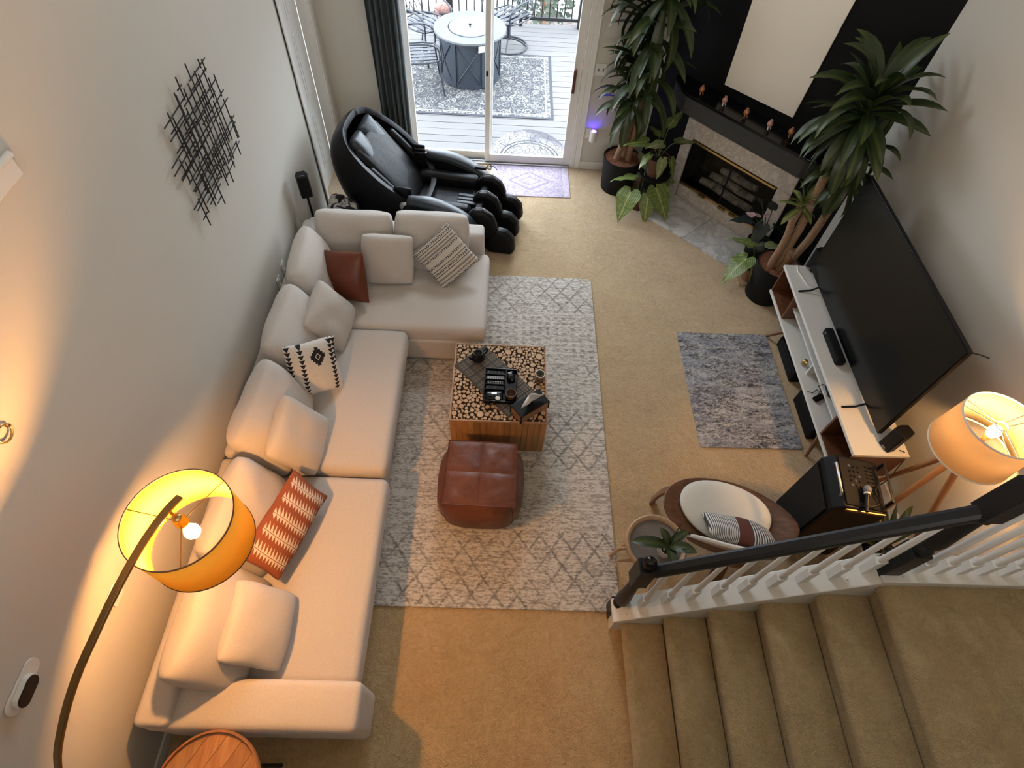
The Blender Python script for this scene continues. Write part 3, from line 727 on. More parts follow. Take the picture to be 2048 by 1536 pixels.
yy = y + x * 0.0
for xc in (-0.235, -0.125, -0.02, 0.09, 0.20):
    d = x - xc - (y * y) * 0.8
    saw = (((y - d * 0.30) / 0.0215).frac() - 0.5).abs() * 2.0
    v = (d * 1.0).inside(-0.004, 0.0) + d.inside(0.004, 0.008) + (d.gt(0.004) * d.lt((1 - saw) * 0.056)) + (d.lt(-0.0) * d.gt((1 - saw) * -0.034))
    ink = v.clamp() if ink is None else ink.mx(v.clamp())
ink = ink * (y.abs().lt(0.125))
m.col(m.mix(ink * 0.92, base, (0.66, 0.58, 0.48))); m.nb(100, 0.25, 0.004)
cushion('rust lumbar pillow with cream feathered stripes', (-1.235, 1.275, 0.625), (-0.62, 0.26, 0.76), (0.74, -0.12, 0.64), 0.61, 0.29, 0.15, m, 18, **pk)

# ------------------------------------------------------------------ log-slice coffee table
ct = thing('coffee_table', 'square coffee table with log slice top and honey plank sides', 'table', (0.02, 2.51, 0))
X0, X1, Y0, Y1, ZT = -0.33, 0.375, 2.155, 2.86, 0.448
mk('core', MB().bx(X0 + 0.014, X1 - 0.014, Y0 + 0.014, Y1 - 0.014, 0.03, ZT - 0.012), M['slice_gap'], ct)
for side in range(4):
    n = 16
    for i in range(n):
        jig = rnd.uniform(0, 0.003)
        if side in (0, 1):
            a = X0 + (X1 - X0) * i / n; b_ = X0 + (X1 - X0) * (i + 1) / n
            q = (a + 0.001, b_ - 0.001, Y0 - jig, Y0 + 0.014) if side == 0 else (a + 0.001, b_ - 0.001, Y1 - 0.014, Y1 + jig)
        else:
            a = Y0 + (Y1 - Y0) * i / n; b_ = Y0 + (Y1 - Y0) * (i + 1) / n
            q = (X0 - jig, X0 + 0.014, a + 0.001, b_ - 0.001) if side == 2 else (X1 - 0.014, X1 + jig, a + 0.001, b_ - 0.001)
        mk('plank', MB().bx(q[0], q[1], q[2], q[3], 0.014, ZT - 0.014), M['plank'], ct)
b = [(X0 - 0.004, X1 + 0.004, Y0 - 0.004, Y0 + 0.006), (X0 - 0.004, X1 + 0.004, Y1 - 0.006, Y1 + 0.004), (X0 - 0.004, X0 + 0.006, Y0 + 0.006, Y1 - 0.006), (X1 - 0.006, X1 + 0.004, Y0 + 0.006, Y1 - 0.006)]
for q in b: mk('edge_strip', MB().bx(*q, ZT - 0.014, ZT + 0.001), M['rimwood'], ct)
r2 = random.Random(3); discs = []
def room(x, y):
    d = min(x - X0 - 0.007, X1 - 0.007 - x, y - Y0 - 0.007, Y1 - 0.007 - y)
    for a, b, c in discs:
        e = math.hypot(x - a, y - b) - c
        if e < d: d = e
    return d
for _ in range(34):                                     # a few wide slices first, then whatever fits best
    x, y = r2.uniform(X0, X1), r2.uniform(Y0, Y1); d = room(x, y); t = r2.uniform(0.021, 0.031)
    if d >= t: discs.append((x, y, t))
for _ in range(560):
    cap = r2.uniform(0.0105, 0.0235); best = (0, 0, 0)
    for _k in range(18):
        x, y = r2.uniform(X0, X1), r2.uniform(Y0, Y1); d = room(x, y)
        if d > best[2]: best = (x, y, d)
        if d > cap: break
    if best[2] > 0.0035: discs.append((best[0], best[1], min(best[2], cap) - 0.0003))
discs.sort(key=lambda d: -d[2])
sb = MB(); sb.lathe([(1.0, 0), (1.0, 0.86), (0.965, 1.0)], 14); sb.f = [f for f in sb.f if f != tuple(range(14))[::-1]]
proto = None
for i, (x, y, r) in enumerate(discs[:300]):
    if proto is None:
        proto = mk('log_slice', sb, M['slice'], ct, world=False); o = proto
    else:
        o = copy_part(proto, ct)
    o.location = Vector((x, y, ZT - 0.012)) - ct.location; o.rotation_euler.z = r2.uniform(0, 6.28)
    e = r2.uniform(0.9, 1.0); o.scale = (r, r * e, 0.0125 + r2.uniform(0, 0.0025))
rest = MB()
for x, y, r in discs[300:]:
    rest.lathe([(r, ZT - 0.012), (r, ZT - 0.001), (r * 0.9, ZT + 0.0005)], 10, (x, y, 0))
if rest.v:
    m = Mt('twig_slice', (0.55, 0.37, 0.22), 0.7).var(160, 0.3)
    mk('twig_slices', rest, m, ct, kind='stuff')

# things on the coffee table
m = Mt('plaid_runner', (0.1, 0.09, 0.08), 0.9)
x, y, z = m.xyz()
def lines(v, p, w): return (v / p).frac().lt(w)
pl1 = (lines(x, 0.024, 0.13) + lines(y, 0.024, 0.13)).clamp(); pl2 = (lines(x, 0.075, 0.14) + lines(y, 0.075, 0.14)).clamp()
c = m.mix(pl2 * 0.7, m.mix(pl1 * 0.6, (0.085, 0.075, 0.065), (0.34, 0.27, 0.18)), (0.02, 0.02, 0.022)); m.col(c); m.nb(200, 0.3, 0.002)
o = rug('table_runner', -0.315, 0.315, -0.155, 0.155, 0.0025, m, 'dark plaid runner lying crosswise on the log slice table', 0.004)
o['category'] = 'table runner'; o.location = (-0.005, 2.515, ZT + 0.003); o.rotation_euler.z = math.radians(-47)
ty = thing('organizer_tray', 'black compartment tray holding remotes on the plaid runner', 'tray', (0.03, 2.45, ZT + 0.0056), math.radians(-1.5))
W_, D_ = 0.245, 0.30
mk('tray_floor', MB().bx(-W_ / 2, W_ / 2, -D_ / 2, D_ / 2, 0, 0.006), M['gloss_black'], ty, world=False, bevel=0.002)
for q in ((-W_ / 2, W_ / 2, D_ / 2 - 0.006, D_ / 2), (-W_ / 2, W_ / 2, -D_ / 2, -D_ / 2 + 0.006), (-W_ / 2, -W_ / 2 + 0.006, -D_ / 2 + 0.006, D_ / 2 - 0.006), (W_ / 2 - 0.006, W_ / 2, -D_ / 2 + 0.006, D_ / 2 - 0.006)):
    mk('side_wall', MB().bx(q[0], q[1], q[2], q[3], 0.0, 0.036), M['gloss_black'], ty, world=False, bevel=0.002)
for yq in (0.098, 0.050, 0.006, -0.040): mk('divider', MB().bx(-W_ / 2 + 0.006, 0.035, yq - 0.0025, yq + 0.0025, 0.006, 0.032), M['gloss_black'], ty, world=False)
mk('divider', MB().bx(0.035, 0.040, -D_ / 2 + 0.006, D_ / 2 - 0.006, 0.006, 0.032), M['gloss_black'], ty, world=False)
M['gray_plastic'] = Mt('gray_plastic', (0.16, 0.16, 0.17), 0.45).nb(80, 0.03, 0.001)
def remote(lab, x0, x1, y, w, mat, btn, rows):
    p = ty.location + Vector(((x0 + x1) / 2, y, 0.0062))
    t = thing('remote_control', lab, 'remote', p, math.radians(-1.5))
    L = x1 - x0
    mk('case', MB().bx(-L / 2, L / 2, -w / 2, w / 2, 0, 0.016), mat, t, world=False, bevel=0.004)
    for i in range(rows):
        for j in (-1, 1):
            x = -L / 2 + 0.02 + (L - 0.04) * i / max(1, rows - 1)
            mk('button', MB().lathe([(0.0034, 0.0155), (0.0034, 0.0178), (0.002, 0.0185)], 8, (x, j * w * 0.22, 0)), btn, t, world=False)
remote('slim black remote in the far slot of the tray', -0.112, 0.030, 0.122, 0.032, M['satin_black'], M['gray_plastic'], 5)
remote('dark gray remote with pale keys in the second slot of the tray', -0.110, 0.028, 0.073, 0.034, M['gray_plastic'], M['silver'], 7)
remote('black remote with dense keys in the third slot of the tray', -0.110, 0.030, 0.028, 0.032, M['satin_black'], M['whiteplastic'], 9)
remote('black remote with a round pad in the fourth slot of the tray', -0.112, 0.030, -0.017, 0.034, M['gloss_black'], M['gray_plastic'], 3)
p = ty.location + Vector((0.075, 0.09, 0.0062)); t = thing('eyeglass_case', 'small glossy black case in the corner of the tray', 'case', p, 0.3)
mk('lid', MB().softbox((0, 0, 0.018), 0.06, 0.075, 0.034, 0.015, n=3), M['gloss_black'], t, world=False, smooth=180)
mk('clasp', MB().bx(-0.008, 0.008, -0.041, -0.037, 0.012, 0.02), M['silver'], t, world=False)
p = ty.location + Vector((-0.045, -0.095, 0.0062)); t = thing('game_controller', 'glossy black controller lying in the wide slot of the tray', 'controller', p, 0.05)
mk('body', MB().softbox((0, 0, 0.014), 0.13, 0.07, 0.026, 0.012, n=4), M['gloss_black'], t, world=False, smooth=180)
for sg in (-1, 1):
    mk('thumb_stick', MB().lathe([(0.005, 0.024), (0.005, 0.034), (0.009, 0.036), (0.009, 0.040), (0.004, 0.041)], 10, (sg * 0.03, -0.01, 0)), M['satin_black'], t, world=False, smooth=50)
mk('touch_pad', MB().bx(-0.02, 0.02, 0.006, 0.026, 0.026, 0.029), M['silver'], t, world=False)
p = ty.location + Vector((-0.018, -0.125, 0.036)); t = thing('white_disc', 'small pale round disc lying on the tray edge', 'disc', p)
mk('disc', MB().lathe([(0.018, 0), (0.018, 0.006), (0.015, 0.008), (0.002, 0.0085)], 16), M['whiteplastic'], t, world=False, smooth=50)
p = ty.location + Vector((0.078, -0.085, 0.0065)); t = thing('wooden_coaster_cup', 'dark wooden shallow cup in the near corner of the tray', 'cup', p)
mk('cup', MB().lathe([(0.036, 0.0), (0.040, 0.03), (0.041, 0.05), (0.036, 0.05), (0.034, 0.03), (0.030, 0.012), (0.002, 0.012)], 20), wood('dark_cup_wood', (0.06, 0.03, 0.017), (0.12, 0.065, 0.04), 0.5, 0), t, world=False, smooth=50)
t = thing('glass_kettle', 'small black kettle with curved handle at the far corner of the coffee table', 'kettle', (-0.15, 2.71, ZT + 0.004), math.radians(35))
mk('body', MB().lathe([(0.040, 0), (0.052, 0.015), (0.054, 0.04), (0.044, 0.066), (0.034, 0.078), (0.034, 0.082), (0.002, 0.082)], 22), M['gloss_black'], t, world=False, smooth=60)
mk('lid', MB().lathe([(0.032, 0.082), (0.026, 0.092), (0.010, 0.097), (0.008, 0.104), (0.011, 0.112), (0.002, 0.116)], 18), M['satin_black'], t, world=False, smooth=60)
mk('handle', MB().tube([(0.045, 0, 0.07), (0.075, 0, 0.082), (0.084, 0, 0.06), (0.075, 0, 0.032), (0.05, 0, 0.022)], [0.007, 0.008, 0.008, 0.007, 0.006], 8), M['gloss_black'], t, world=False, smooth=60)
mk('spout', MB().tube([(-0.045, 0, 0.03), (-0.07, 0, 0.05), (-0.082, 0, 0.082)], [0.012, 0.009, 0.006], 8), M['gloss_black'], t, world=False, smooth=60)
# tissue box
t = thing('tissue_box', 'black top tissue box with wooden sides and a white tissue sticking up', 'tissue box', (0.247, 2.262, ZT + 0.004), math.radians(37))
L, w, h = 0.25, 0.125, 0.088
m = wood('tissue_box_wood', (0.20, 0.10, 0.045), (0.33, 0.18, 0.085), 0.5, 0)
for q in ((-L / 2, L / 2, -w / 2, -w / 2 + 0.008), (-L / 2, L / 2, w / 2 - 0.008, w / 2), (-L / 2, -L / 2 + 0.008, -w / 2 + 0.008, w / 2 - 0.008), (L / 2 - 0.008, L / 2, -w / 2 + 0.008, w / 2 - 0.008)):
    mk('side_panel', MB().bx(q[0], q[1], q[2], q[3], 0, h - 0.008), m, t, world=False, bevel=0.001)
for sx in (-1, 1):
    for sy in (-1, 1): mk('corner_post', MB().bx(sx * L / 2 - 0.005, sx * L / 2 + 0.005, sy * w / 2 - 0.005, sy * w / 2 + 0.005, 0, h - 0.004), M['satin_black'], t, world=False, bevel=0.001)
mk('lid', MB().bx(-L / 2 - 0.003, L / 2 + 0.003, -w / 2 - 0.003, w / 2 + 0.003, h - 0.008, h), M['satin_black'], t, world=False, bevel=0.004)
mk('slot', MB().lathe([(0.001, h + 0.0002), (0.03, h + 0.0006), (0.028, h + 0.001), (0.001, h + 0.001)], 18), M['gloss_black'], t, world=False)
m = Mt('tissue_paper', (0.80, 0.78, 0.76), 0.9); m.nb(40, 0.15, 0.004); b = MB(); vs = []; fs = []
for i in range(9):
    for j in range(7):
        u = i / 8; v = j / 6 - 0.5
        sp = 0.022 + 0.085 * math.sin(u * 2.7)
        vs.append((v * sp * 2.0 + 0.012 * math.sin(u * 7) + u * 0.015, 0.020 * math.sin(v * 6 + u * 3) * (0.3 + u) - u * 0.02, h + 0.002 + u * 0.125 - abs(v) * u * 0.05))
for i in range(8):
    for j in range(6): fs.append((i * 7 + j, i * 7 + j + 1, (i + 1) * 7 + j + 1, (i + 1) * 7 + j))
o = mk('tissue', MB().add(vs, fs), m, t, world=False, smooth=180)
s_ = o.modifiers.new('paper', 'SOLIDIFY'); s_.thickness = 0.0012
# succulent
M['green_dark'] = Mt('dark_green_leaf', (0.018, 0.045, 0.016), 0.4).var(30, 0.5).nb(60, 0.1, 0.002)
t = thing('succulent_pot', 'tiny succulent in a terracotta pot on a saucer beside the tissue box', 'plant', (0.325, 2.545, ZT + 0.004))
mk('pot', MB().lathe([(0.024, 0.004), (0.033, 0.05), (0.035, 0.062), (0.030, 0.062), (0.029, 0.052), (0.001, 0.052)], 18), M['terracotta'], t, world=False, smooth=50)
mk('saucer', MB().lathe([(0.036, 0.0), (0.044, 0.008), (0.042, 0.009), (0.03, 0.004), (0.001, 0.004)], 18), M['clay'], t, world=False, smooth=50)
mk('rim', MB().lathe([(0.035, 0.056), (0.0375, 0.058), (0.0375, 0.064), (0.033, 0.064)], 18, close=False), M['whiteplastic'], t, world=False, smooth=50)
for k in range(14):
    a = k * 2.4; rr = 0.006 + 0.0016 * k
    lf = MB().tube([(rr * 0.3 * math.cos(a), rr * 0.3 * math.sin(a), 0.055), (rr * 0.8 * math.cos(a), rr * 0.8 * math.sin(a), 0.075 - k * 0.0006), (rr * 1.2 * math.cos(a), rr * 1.2 * math.sin(a), 0.084 - k * 0.0013)], [0.003, 0.006, 0.001], 5)
    mk('leaf', lf, M['green_dark'], t, world=False, smooth=60)

# ------------------------------------------------------------------ pouf
def pouf():
    t = thing('leather_pouf', 'square brown leather pouf with stitched panels beside the coffee table', 'pouf', (-0.085, 1.775, 0.014), math.radians(-1.5))
    H, S, B = 0.375, 0.245, 0.31
    b = MB(); n = 12; vs = []; fs = []
    rows = [(0.0, 0.245), (0.03, 0.275), (0.10, 0.305), (0.18, 0.313), (0.27, 0.300), (0.34, 0.262), (0.365, 0.243)]
    per = []
    for k in range(4 * n):
        q = k // n; u = (k % n) / n * 2 - 1
        per.append(((u, -1), (1, u), (-u, 1), (-1, -u))[q])
    for z, r in rows:
        for (px, py) in per:
            rn = (abs(px) ** 4.5 + abs(py) ** 4.5) ** (1 / 4.5)
            sq = 1 - (z / 0.365) ** 3
            ex = 0.42 * math.sin(PI * min(1, z / 0.365))
            rr = r * (1 / rn) ** 1 if True else r
            c2 = (px * px + py * py) ** 0.5
            fct = rr * (1 - ex * 0.30 * (c2 - 1) / 0.414)
            w = noise.noise(Vector((px * 2, py * 2, z * 9))) * 0.006
            vs.append((px * (fct + w), py * (fct + w), z))
    for i in range(len(rows) - 1):
        for k in range(4 * n): fs.append((i * 4 * n + k, i * 4 * n + (k + 1) % (4 * n), (i + 1) * 4 * n + (k + 1) % (4 * n), (i + 1) * 4 * n + k))
    fs.append(tuple(range(4 * n))[::-1]); b.add(vs, fs); b.f.append(tuple((len(rows) - 1) * 4 * n + k for k in range(4 * n)))
    mk('body', b, M['leather_brown'], t, world=False, smooth=50)
    for (x0, x1, y0, y1) in ((-1, 0, -1, 0), (0, 1, -1, 0), (-1, 0, 0, 1), (0, 1, 0, 1)):
        vs = []; fs = []; N = 12
        for i in range(N + 1):
            for j in range(N + 1):
                u, v = i / N, j / N; x = (x0 + (x1 - x0) * u) * S; y = (y0 + (y1 - y0) * v) * S
                d = min(u, 1 - u, v, 1 - v); z = 0.364 + 0.006 * min(1, d * 9) + (noise.noise(Vector((x * 9, y * 9, 4))) * 0.007 + noise.noise(Vector((x * 22, y * 34, 2))) * 0.004) * min(1, d * 5) + 0.010 * (1 - max(abs(x), abs(y)) / S)
                vs.append((x * 0.997, y * 0.997, z))
        for i in range(N):
            for j in range(N): fs.append((i * (N + 1) + j, (i + 1) * (N + 1) + j, (i + 1) * (N + 1) + j + 1, i * (N + 1) + j + 1))
        mk('top_panel', MB().add(vs, fs), M['leather_brown'], t, world=False, smooth=180)
    for sx, sy in ((-1, -1), (1, -1), (1, 1), (-1, 1)):
        pts = [(sx * S, sy * S, 0.366)]
        for z, r in rows[::-1][1:]:
            ex = 0.42 * math.sin(PI * min(1, z / 0.365)); rn = 2 ** (1 / 4.5); f = r / rn * (1 - ex * 0.30) + 0.001
            pts.append((sx * f, sy * f, z))
        mk('seam', MB().tube(pts, 0.004, 5), M['leather_band'], t, world=False, smooth=60)
    e = MB().tube([(-S, -S, 0.366), (S, -S, 0.366), (S, S, 0.366), (-S, S, 0.366), (-S, -S, 0.366)], 0.004, 5)
    mk('top_piping', e, M['leather_band'], t, world=False, smooth=60)
pouf()

# ------------------------------------------------------------------ TV stand and what stands on and under it
ts = thing('tv_stand', 'white and walnut TV stand on splayed wooden legs', 'tv stand', (2.665, 2.83, 0))
tx0, tx1, ty0, ty1 = 2.47, 2.862, 1.895, 3.762
mk('top', MB().bx(tx0, tx1, ty0, ty1, 0.573, 0.60), M['white'], ts, bevel=0.003)
mk('bottom', MB().bx(tx0, tx1, ty0, ty1, 0.275, 0.30), M['white'], ts, bevel=0.003)
mk('shelf', MB().bx(tx0 + 0.05, tx1 - 0.01, 2.245, 3.40, 0.432, 0.45), M['white'], ts, bevel=0.002)
mk('back_panel', MB().bx(tx1 - 0.012, tx1, ty0 + 0.01, ty1 - 0.01, 0.30, 0.573), M['white'], ts)
for y in (ty0 + 0.009, 2.236, 3.409, ty1 - 0.009): mk('side_panel', MB().bx(tx0 + 0.012, tx1 - 0.012, y - 0.009, y + 0.009, 0.30, 0.573), M['walnut_y'], ts)
for (a, c) in ((ty0 + 0.018, 2.227), (3.418, ty1 - 0.018)): mk('walnut_floor', MB().bx(tx0 + 0.014, tx1 - 0.012, a, c, 0.30, 0.304), M['walnut_y'], ts, label='walnut lined open compartment')
mk('divider', MB().bx(tx0 + 0.06, tx1 - 0.012, 2.80, 2.815, 0.30, 0.432), M['white'], ts)
for (xa, ya, xb, yb) in ((2.56, 3.30, 2.475, 3.45), (2.56, 2.32, 2.50, 2.20), (2.78, 3.30, 2.86, 3.45), (2.78, 2.32, 2.86, 2.20)):
    mk('leg', MB().tube([(xa, ya, 0.276), (xb, yb, 0.0)], [0.020, 0.012], 10), M['walnut_leg'], ts, smooth=50)
tv = thing('television', 'large flat black television on two thin feet', 'television', (2.66, 2.86, 0.60))
mk('housing', MB().bx(2.655, 2.685, 2.04, 3.685, 0.655, 1.565), M['satin_black'], tv, bevel=0.004)
mk('rear_cover', MB().bx(2.685, 2.72, 2.3, 3.42, 0.70, 1.2), M['satin_black'], tv, bevel=0.015)
M['screen'] = Mt('tv_screen', (0.003, 0.0035, 0.0035), 0.22, spec=0.3).nb(20, 0.005, 0.001)
mk('screen', MB().bx(2.6515, 2.655, 2.046, 3.679, 0.675, 1.559), M['screen'], tv)
mk('bezel', MB().bx(2.652, 2.656, 2.04, 3.685, 0.655, 0.675), M['gloss_black'], tv)
for y in (2.285, 3.44):
    mk('foot', MB().tube([(2.505, y, 0.605), (2.60, y, 0.618), (2.655, y, 0.66), (2.71, y, 0.618), (2.80, y, 0.605)], 0.0085, 6), M['satin_black'], tv, smooth=40)
mk('corner_clip', MB().tube([(2.665, 2.045, 1.56), (2.70, 2.02, 1.575), (2.75, 2.0, 1.57)], 0.004, 5), M['satin_black'], tv)
def box_thing(name, lab, cat, x0, x1, y0, y1, z0, z1, mat, bev=0.005, extras=None, group=None):
    t = thing(name, lab, cat, ((x0 + x1) / 2, (y0 + y1) / 2, z0), 0, group)
    mk('case', MB().bx(x0, x1, y0, y1, z0, z1), mat, t, bevel=bev)
    for nm, q, mt2 in (extras or ()): mk(nm, MB().bx(*q), mt2, t, bevel=0.001)
    return t
box_thing('center_speaker', 'slim black center speaker under the middle of the television', 'speaker', 2.575, 2.64, 2.66, 3.0, 0.601, 0.66, M['satin_black'], 0.012,
          (('grille', (2.572, 2.576, 2.675, 2.985, 0.606, 0.655), M['matte_black']), ('badge', (2.57, 2.572, 2.95, 2.965, 0.635, 0.645), M['silver'])))
def satellite(x, y, z, rot, lab):
    t = thing('satellite_speaker', lab, 'speaker', (x, y, z), rot, 'small black satellite speakers')
    pr = [(-0.045, -0.05), (0.045, -0.05), (0.05, 0.0), (0.034, 0.05), (-0.034, 0.05), (-0.05, 0.0)]
    mk('cabinet', MB().prism(pr, (0, 0, 0.004), (1, 0, 0), (0, 1, 0), (0, 0, 0.205)), M['satin_black'], t, world=False, bevel=0.006)
    mk('grille', MB().bx(-0.040, 0.040, -0.054, -0.049, 0.015, 0.2), M['matte_black'], t, world=False, bevel=0.002)
    mk('badge', MB().bx(-0.014, 0.014, -0.0555, -0.0535, 0.018, 0.026), M['silver'], t, world=False)
    for sx in (-1, 1): mk('rubber_foot', MB().bx(sx * 0.03 - 0.008, sx * 0.03 + 0.008, -0.02, 0.02, 0, 0.004), M['matte_black'], t, world=False)
    return t
satellite(2.735, 1.975, 0.601, math.radians(-70), 'small black speaker on the TV stand end nearest the tripod lamp')
satellite(2.71, 3.725, 0.601, math.radians(-70), 'small black speaker at the TV stand end nearest the fireplace')
pts = [(2.58, 3.75, 0.607), (2.565, 3.68, 0.606), (2.585, 3.60, 0.606), (2.60, 3.52, 0.606), (2.63, 3.475, 0.606), (2.67, 3.46, 0.608)]
mk('white_cable', MB().tube(pts, 0.0055, 8), M['whiteplastic'], label='white cable lying across the end of the TV stand top', cat='cable', smooth=60)
box_thing('media_box', 'black media box on the middle shelf of the TV stand', 'media box', 2.56, 2.70, 2.67, 2.97, 0.451, 0.50, M['satin_black'], 0.006,
          (('vent', (2.558, 2.561, 2.72, 2.92, 0.465, 0.485), M['gloss_black']),))
box_thing('subwoofer', 'long black subwoofer box on the carpet under the TV stand, fireplace end', 'speaker', 2.55, 2.74, 2.93, 3.36, 0.001, 0.12, M['satin_black'], 0.012,
          (('grille', (2.547, 2.551, 2.97, 3.32, 0.02, 0.10), M['matte_black']),))
box_thing('receiver_box', 'ribbed black receiver on the carpet under the TV stand, lamp end', 'receiver', 2.54, 2.76, 2.36, 2.75, 0.001, 0.15, M['satin_black'], 0.01,
          tuple(('fin', (2.545 + 0.026 * i, 2.555 + 0.026 * i, 2.375, 2.735, 0.15, 0.156), M['gloss_black']) for i in range(8)))
t = thing('gold_figurine', 'tiny gold elephant like figurine on the lower shelf of the TV stand', 'figurine', (2.535, 2.90, 0.301))
mk('body', MB().lathe([(0.008, 0.018), (0.020, 0.024), (0.024, 0.038), (0.018, 0.054), (0.003, 0.058)], 12), M['brass'], t, world=False, smooth=60)
mk('head', MB().lathe([(0.004, -0.012), (0.013, -0.004), (0.013, 0.006), (0.003, 0.013)], 10, (0, -0.026, 0.05)), M['brass'], t, world=False, smooth=60)
for sx in (-1, 1):
    for sy in (-1, 1): mk('leg', MB().tube([(sx * 0.010, sy * 0.012, 0.024), (sx * 0.011, sy * 0.013, 0)], [0.006, 0.007], 6), M['brass'], t, world=False)
for i, (y, z, lab) in enumerate(((2.56, 0.301, 'black wired controller on the lower shelf of the TV stand'), (2.52, 0.451, 'black wired controller on the middle shelf of the TV stand'))):
    t = thing('wired_controller', lab, 'controller', (2.56, y, z), 0.5 + i)
    mk('body', MB().softbox((0, 0, 0.014), 0.10, 0.05, 0.024, 0.01, n=2), M['satin_black'], t, world=False, smooth=180)
    mk('cord', MB().tube([(0.04, 0.0, 0.012), (0.07, 0.03, 0.004), (0.05, 0.07, 0.004), (0.0, 0.06, 0.004), (-0.03, 0.09, 0.004)], 0.003, 5), M['satin_black'], t, world=False)

# ------------------------------------------------------------------ lamps
def bulb_mat(name, c, k):
    m = Mt(name, (0.9, 0.8, 0.6), 0.5); m.emit(c, k); return m
M['bulb1'] = bulb_mat('arc_bulb_glow', (1.0, 0.44, 0.125), 980)
M['bulb2'] = bulb_mat('tripod_bulb_glow', (1.0, 0.52, 0.19), 760)
M['shade1'] = shade_mat('amber_drum_fabric', (0.86, 0.74, 0.12), (0.96, 0.64, 0.19), 0.5)
M['shade2'] = shade_mat('cream_drum_fabric', (0.86, 0.76, 0.42), (0.98, 0.80, 0.60), 0.76)
al = thing('arc_lamp', 'arched floor lamp with antique brass arm and glowing amber drum shade', 'lamp', (-1.66, -0.13, 0))
mk('base', MB().lathe([(0.15, 0.0), (0.155, 0.006), (0.155, 0.034), (0.148, 0.04), (0.002, 0.04)], 32, (-1.66, -0.13, 0)), marble('black_marble_base', 8, (0.02, 0.02, 0.022), (0.15, 0.15, 0.15), (0.012, 0.012, 0.012)), al, smooth=50)
arm = [(-1.236, 0.918, 1.826), (-1.262, 0.855, 1.836), (-1.30, 0.765, 1.826), (-1.337, 0.676, 1.800), (-1.388, 0.556, 1.747), (-1.435, 0.443, 1.686), (-1.497, 0.296, 1.596), (-1.555, 0.157, 1.472), (-1.606, 0.037, 1.32), (-1.648, -0.06, 1.08), (-1.672, -0.115, 0.6), (-1.678, -0.13, 0.03)]
def flatbar(pts, w, t):
    pts = [Vector(p) for p in pts]; hd = (pts[-1] - pts[0]); hd.z = 0; side = Vector((-hd.y, hd.x, 0)).normalized(); b = MB(); vs = []; fs = []
    for i, p in enumerate(pts):
        d = (pts[min(i + 1, len(pts) - 1)] - pts[max(i - 1, 0)]).normalized(); n = d.cross(side).normalized()
        vs += [p + side * w / 2 + n * t / 2, p - side * w / 2 + n * t / 2, p - side * w / 2 - n * t / 2, p + side * w / 2 - n * t / 2]
    for i in range(len(pts) - 1):
        for k in range(4): fs.append((i * 4 + k, i * 4 + (k + 1) % 4, i * 4 + 4 + (k + 1) % 4, i * 4 + 4 + k))
    L = (len(pts) - 1) * 4; fs += [(0, 1, 2, 3), (L + 3, L + 2, L + 1, L)]
    return b.add(vs, fs)
def smooth_pts(P, k=4):
    P = [Vector(p) for p in P]; out = []
    for i in range(len(P) - 1):
        p0, p1, p2, p3 = P[max(i - 1, 0)], P[i], P[i + 1], P[min(i + 2, len(P) - 1)]
        for j in range(k):
            t = j / k
            out.append(0.5 * ((2 * p1) + (p2 - p0) * t + (2 * p0 - 5 * p1 + 4 * p2 - p3) * t * t + (3 * p1 - p0 - 3 * p2 + p3) * t ** 3))
    out.append(P[-1]); return out
mk('arm', flatbar(smooth_pts(arm), 0.030, 0.014), M['gold_arm'], al, bevel=0.003)
AC = Vector((-1.26, 0.858, 0)); AR = 0.2155
sh = MB().lathe([(AR, 1.478), (AR, 1.75)], 64, AC, close=False)
o = mk('lamp_shade', sh, M['shade1'], al, smooth=180)
s_ = o.modifiers.new('fabric', 'SOLIDIFY'); s_.thickness = 0.0016
for z in (1.478, 1.75): mk('shade_rim', MB().lathe([(AR - 0.002, z - 0.003), (AR + 0.0025, z - 0.003), (AR + 0.0025, z + 0.003), (AR - 0.002, z + 0.003), (AR - 0.002, z - 0.003)], 64, AC, close=False), M['clay'], o)
mk('drop_rod', MB().tube([AC + Vector((0, 0, 1.84)), AC + Vector((0, 0, 1.75))], 0.006, 8), M['gold_arm'], al)
mk('socket', MB().lathe([(0.010, 1.765), (0.020, 1.755), (0.024, 1.74), (0.024, 1.715), (0.027, 1.71), (0.027, 1.70), (0.022, 1.695), (0.020, 1.672), (0.002, 1.672)], 20, AC), M['brass'], al, smooth=50)
for a in (0.9, 3.0, 5.1):
    mk('spider_wire', MB().tube([AC + Vector((0.024 * math.cos(a), 0.024 * math.sin(a), 1.715)), AC + Vector((0.13 * math.cos(a), 0.13 * math.sin(a), 1.735)), AC + Vector((AR * math.cos(a), AR * math.sin(a), 1.749))], 0.0022, 6), M['gold_arm'], al)
def bulb(parent, c, z0, mat, up, r=0.032):
    s = 1 if up else -1
    pr = [(0.013, 0), (0.015, 0.018), (0.024, 0.04), (r, 0.062), (r * 0.97, 0.078), (r * 0.75, 0.094), (r * 0.4, 0.103), (0.001, 0.106)]
    return mk('bulb', MB().lathe([(q, z0 + s * h) for q, h in pr], 20, c), mat, parent, smooth=180)
bulb(al, AC, 1.672, M['bulb1'], False)

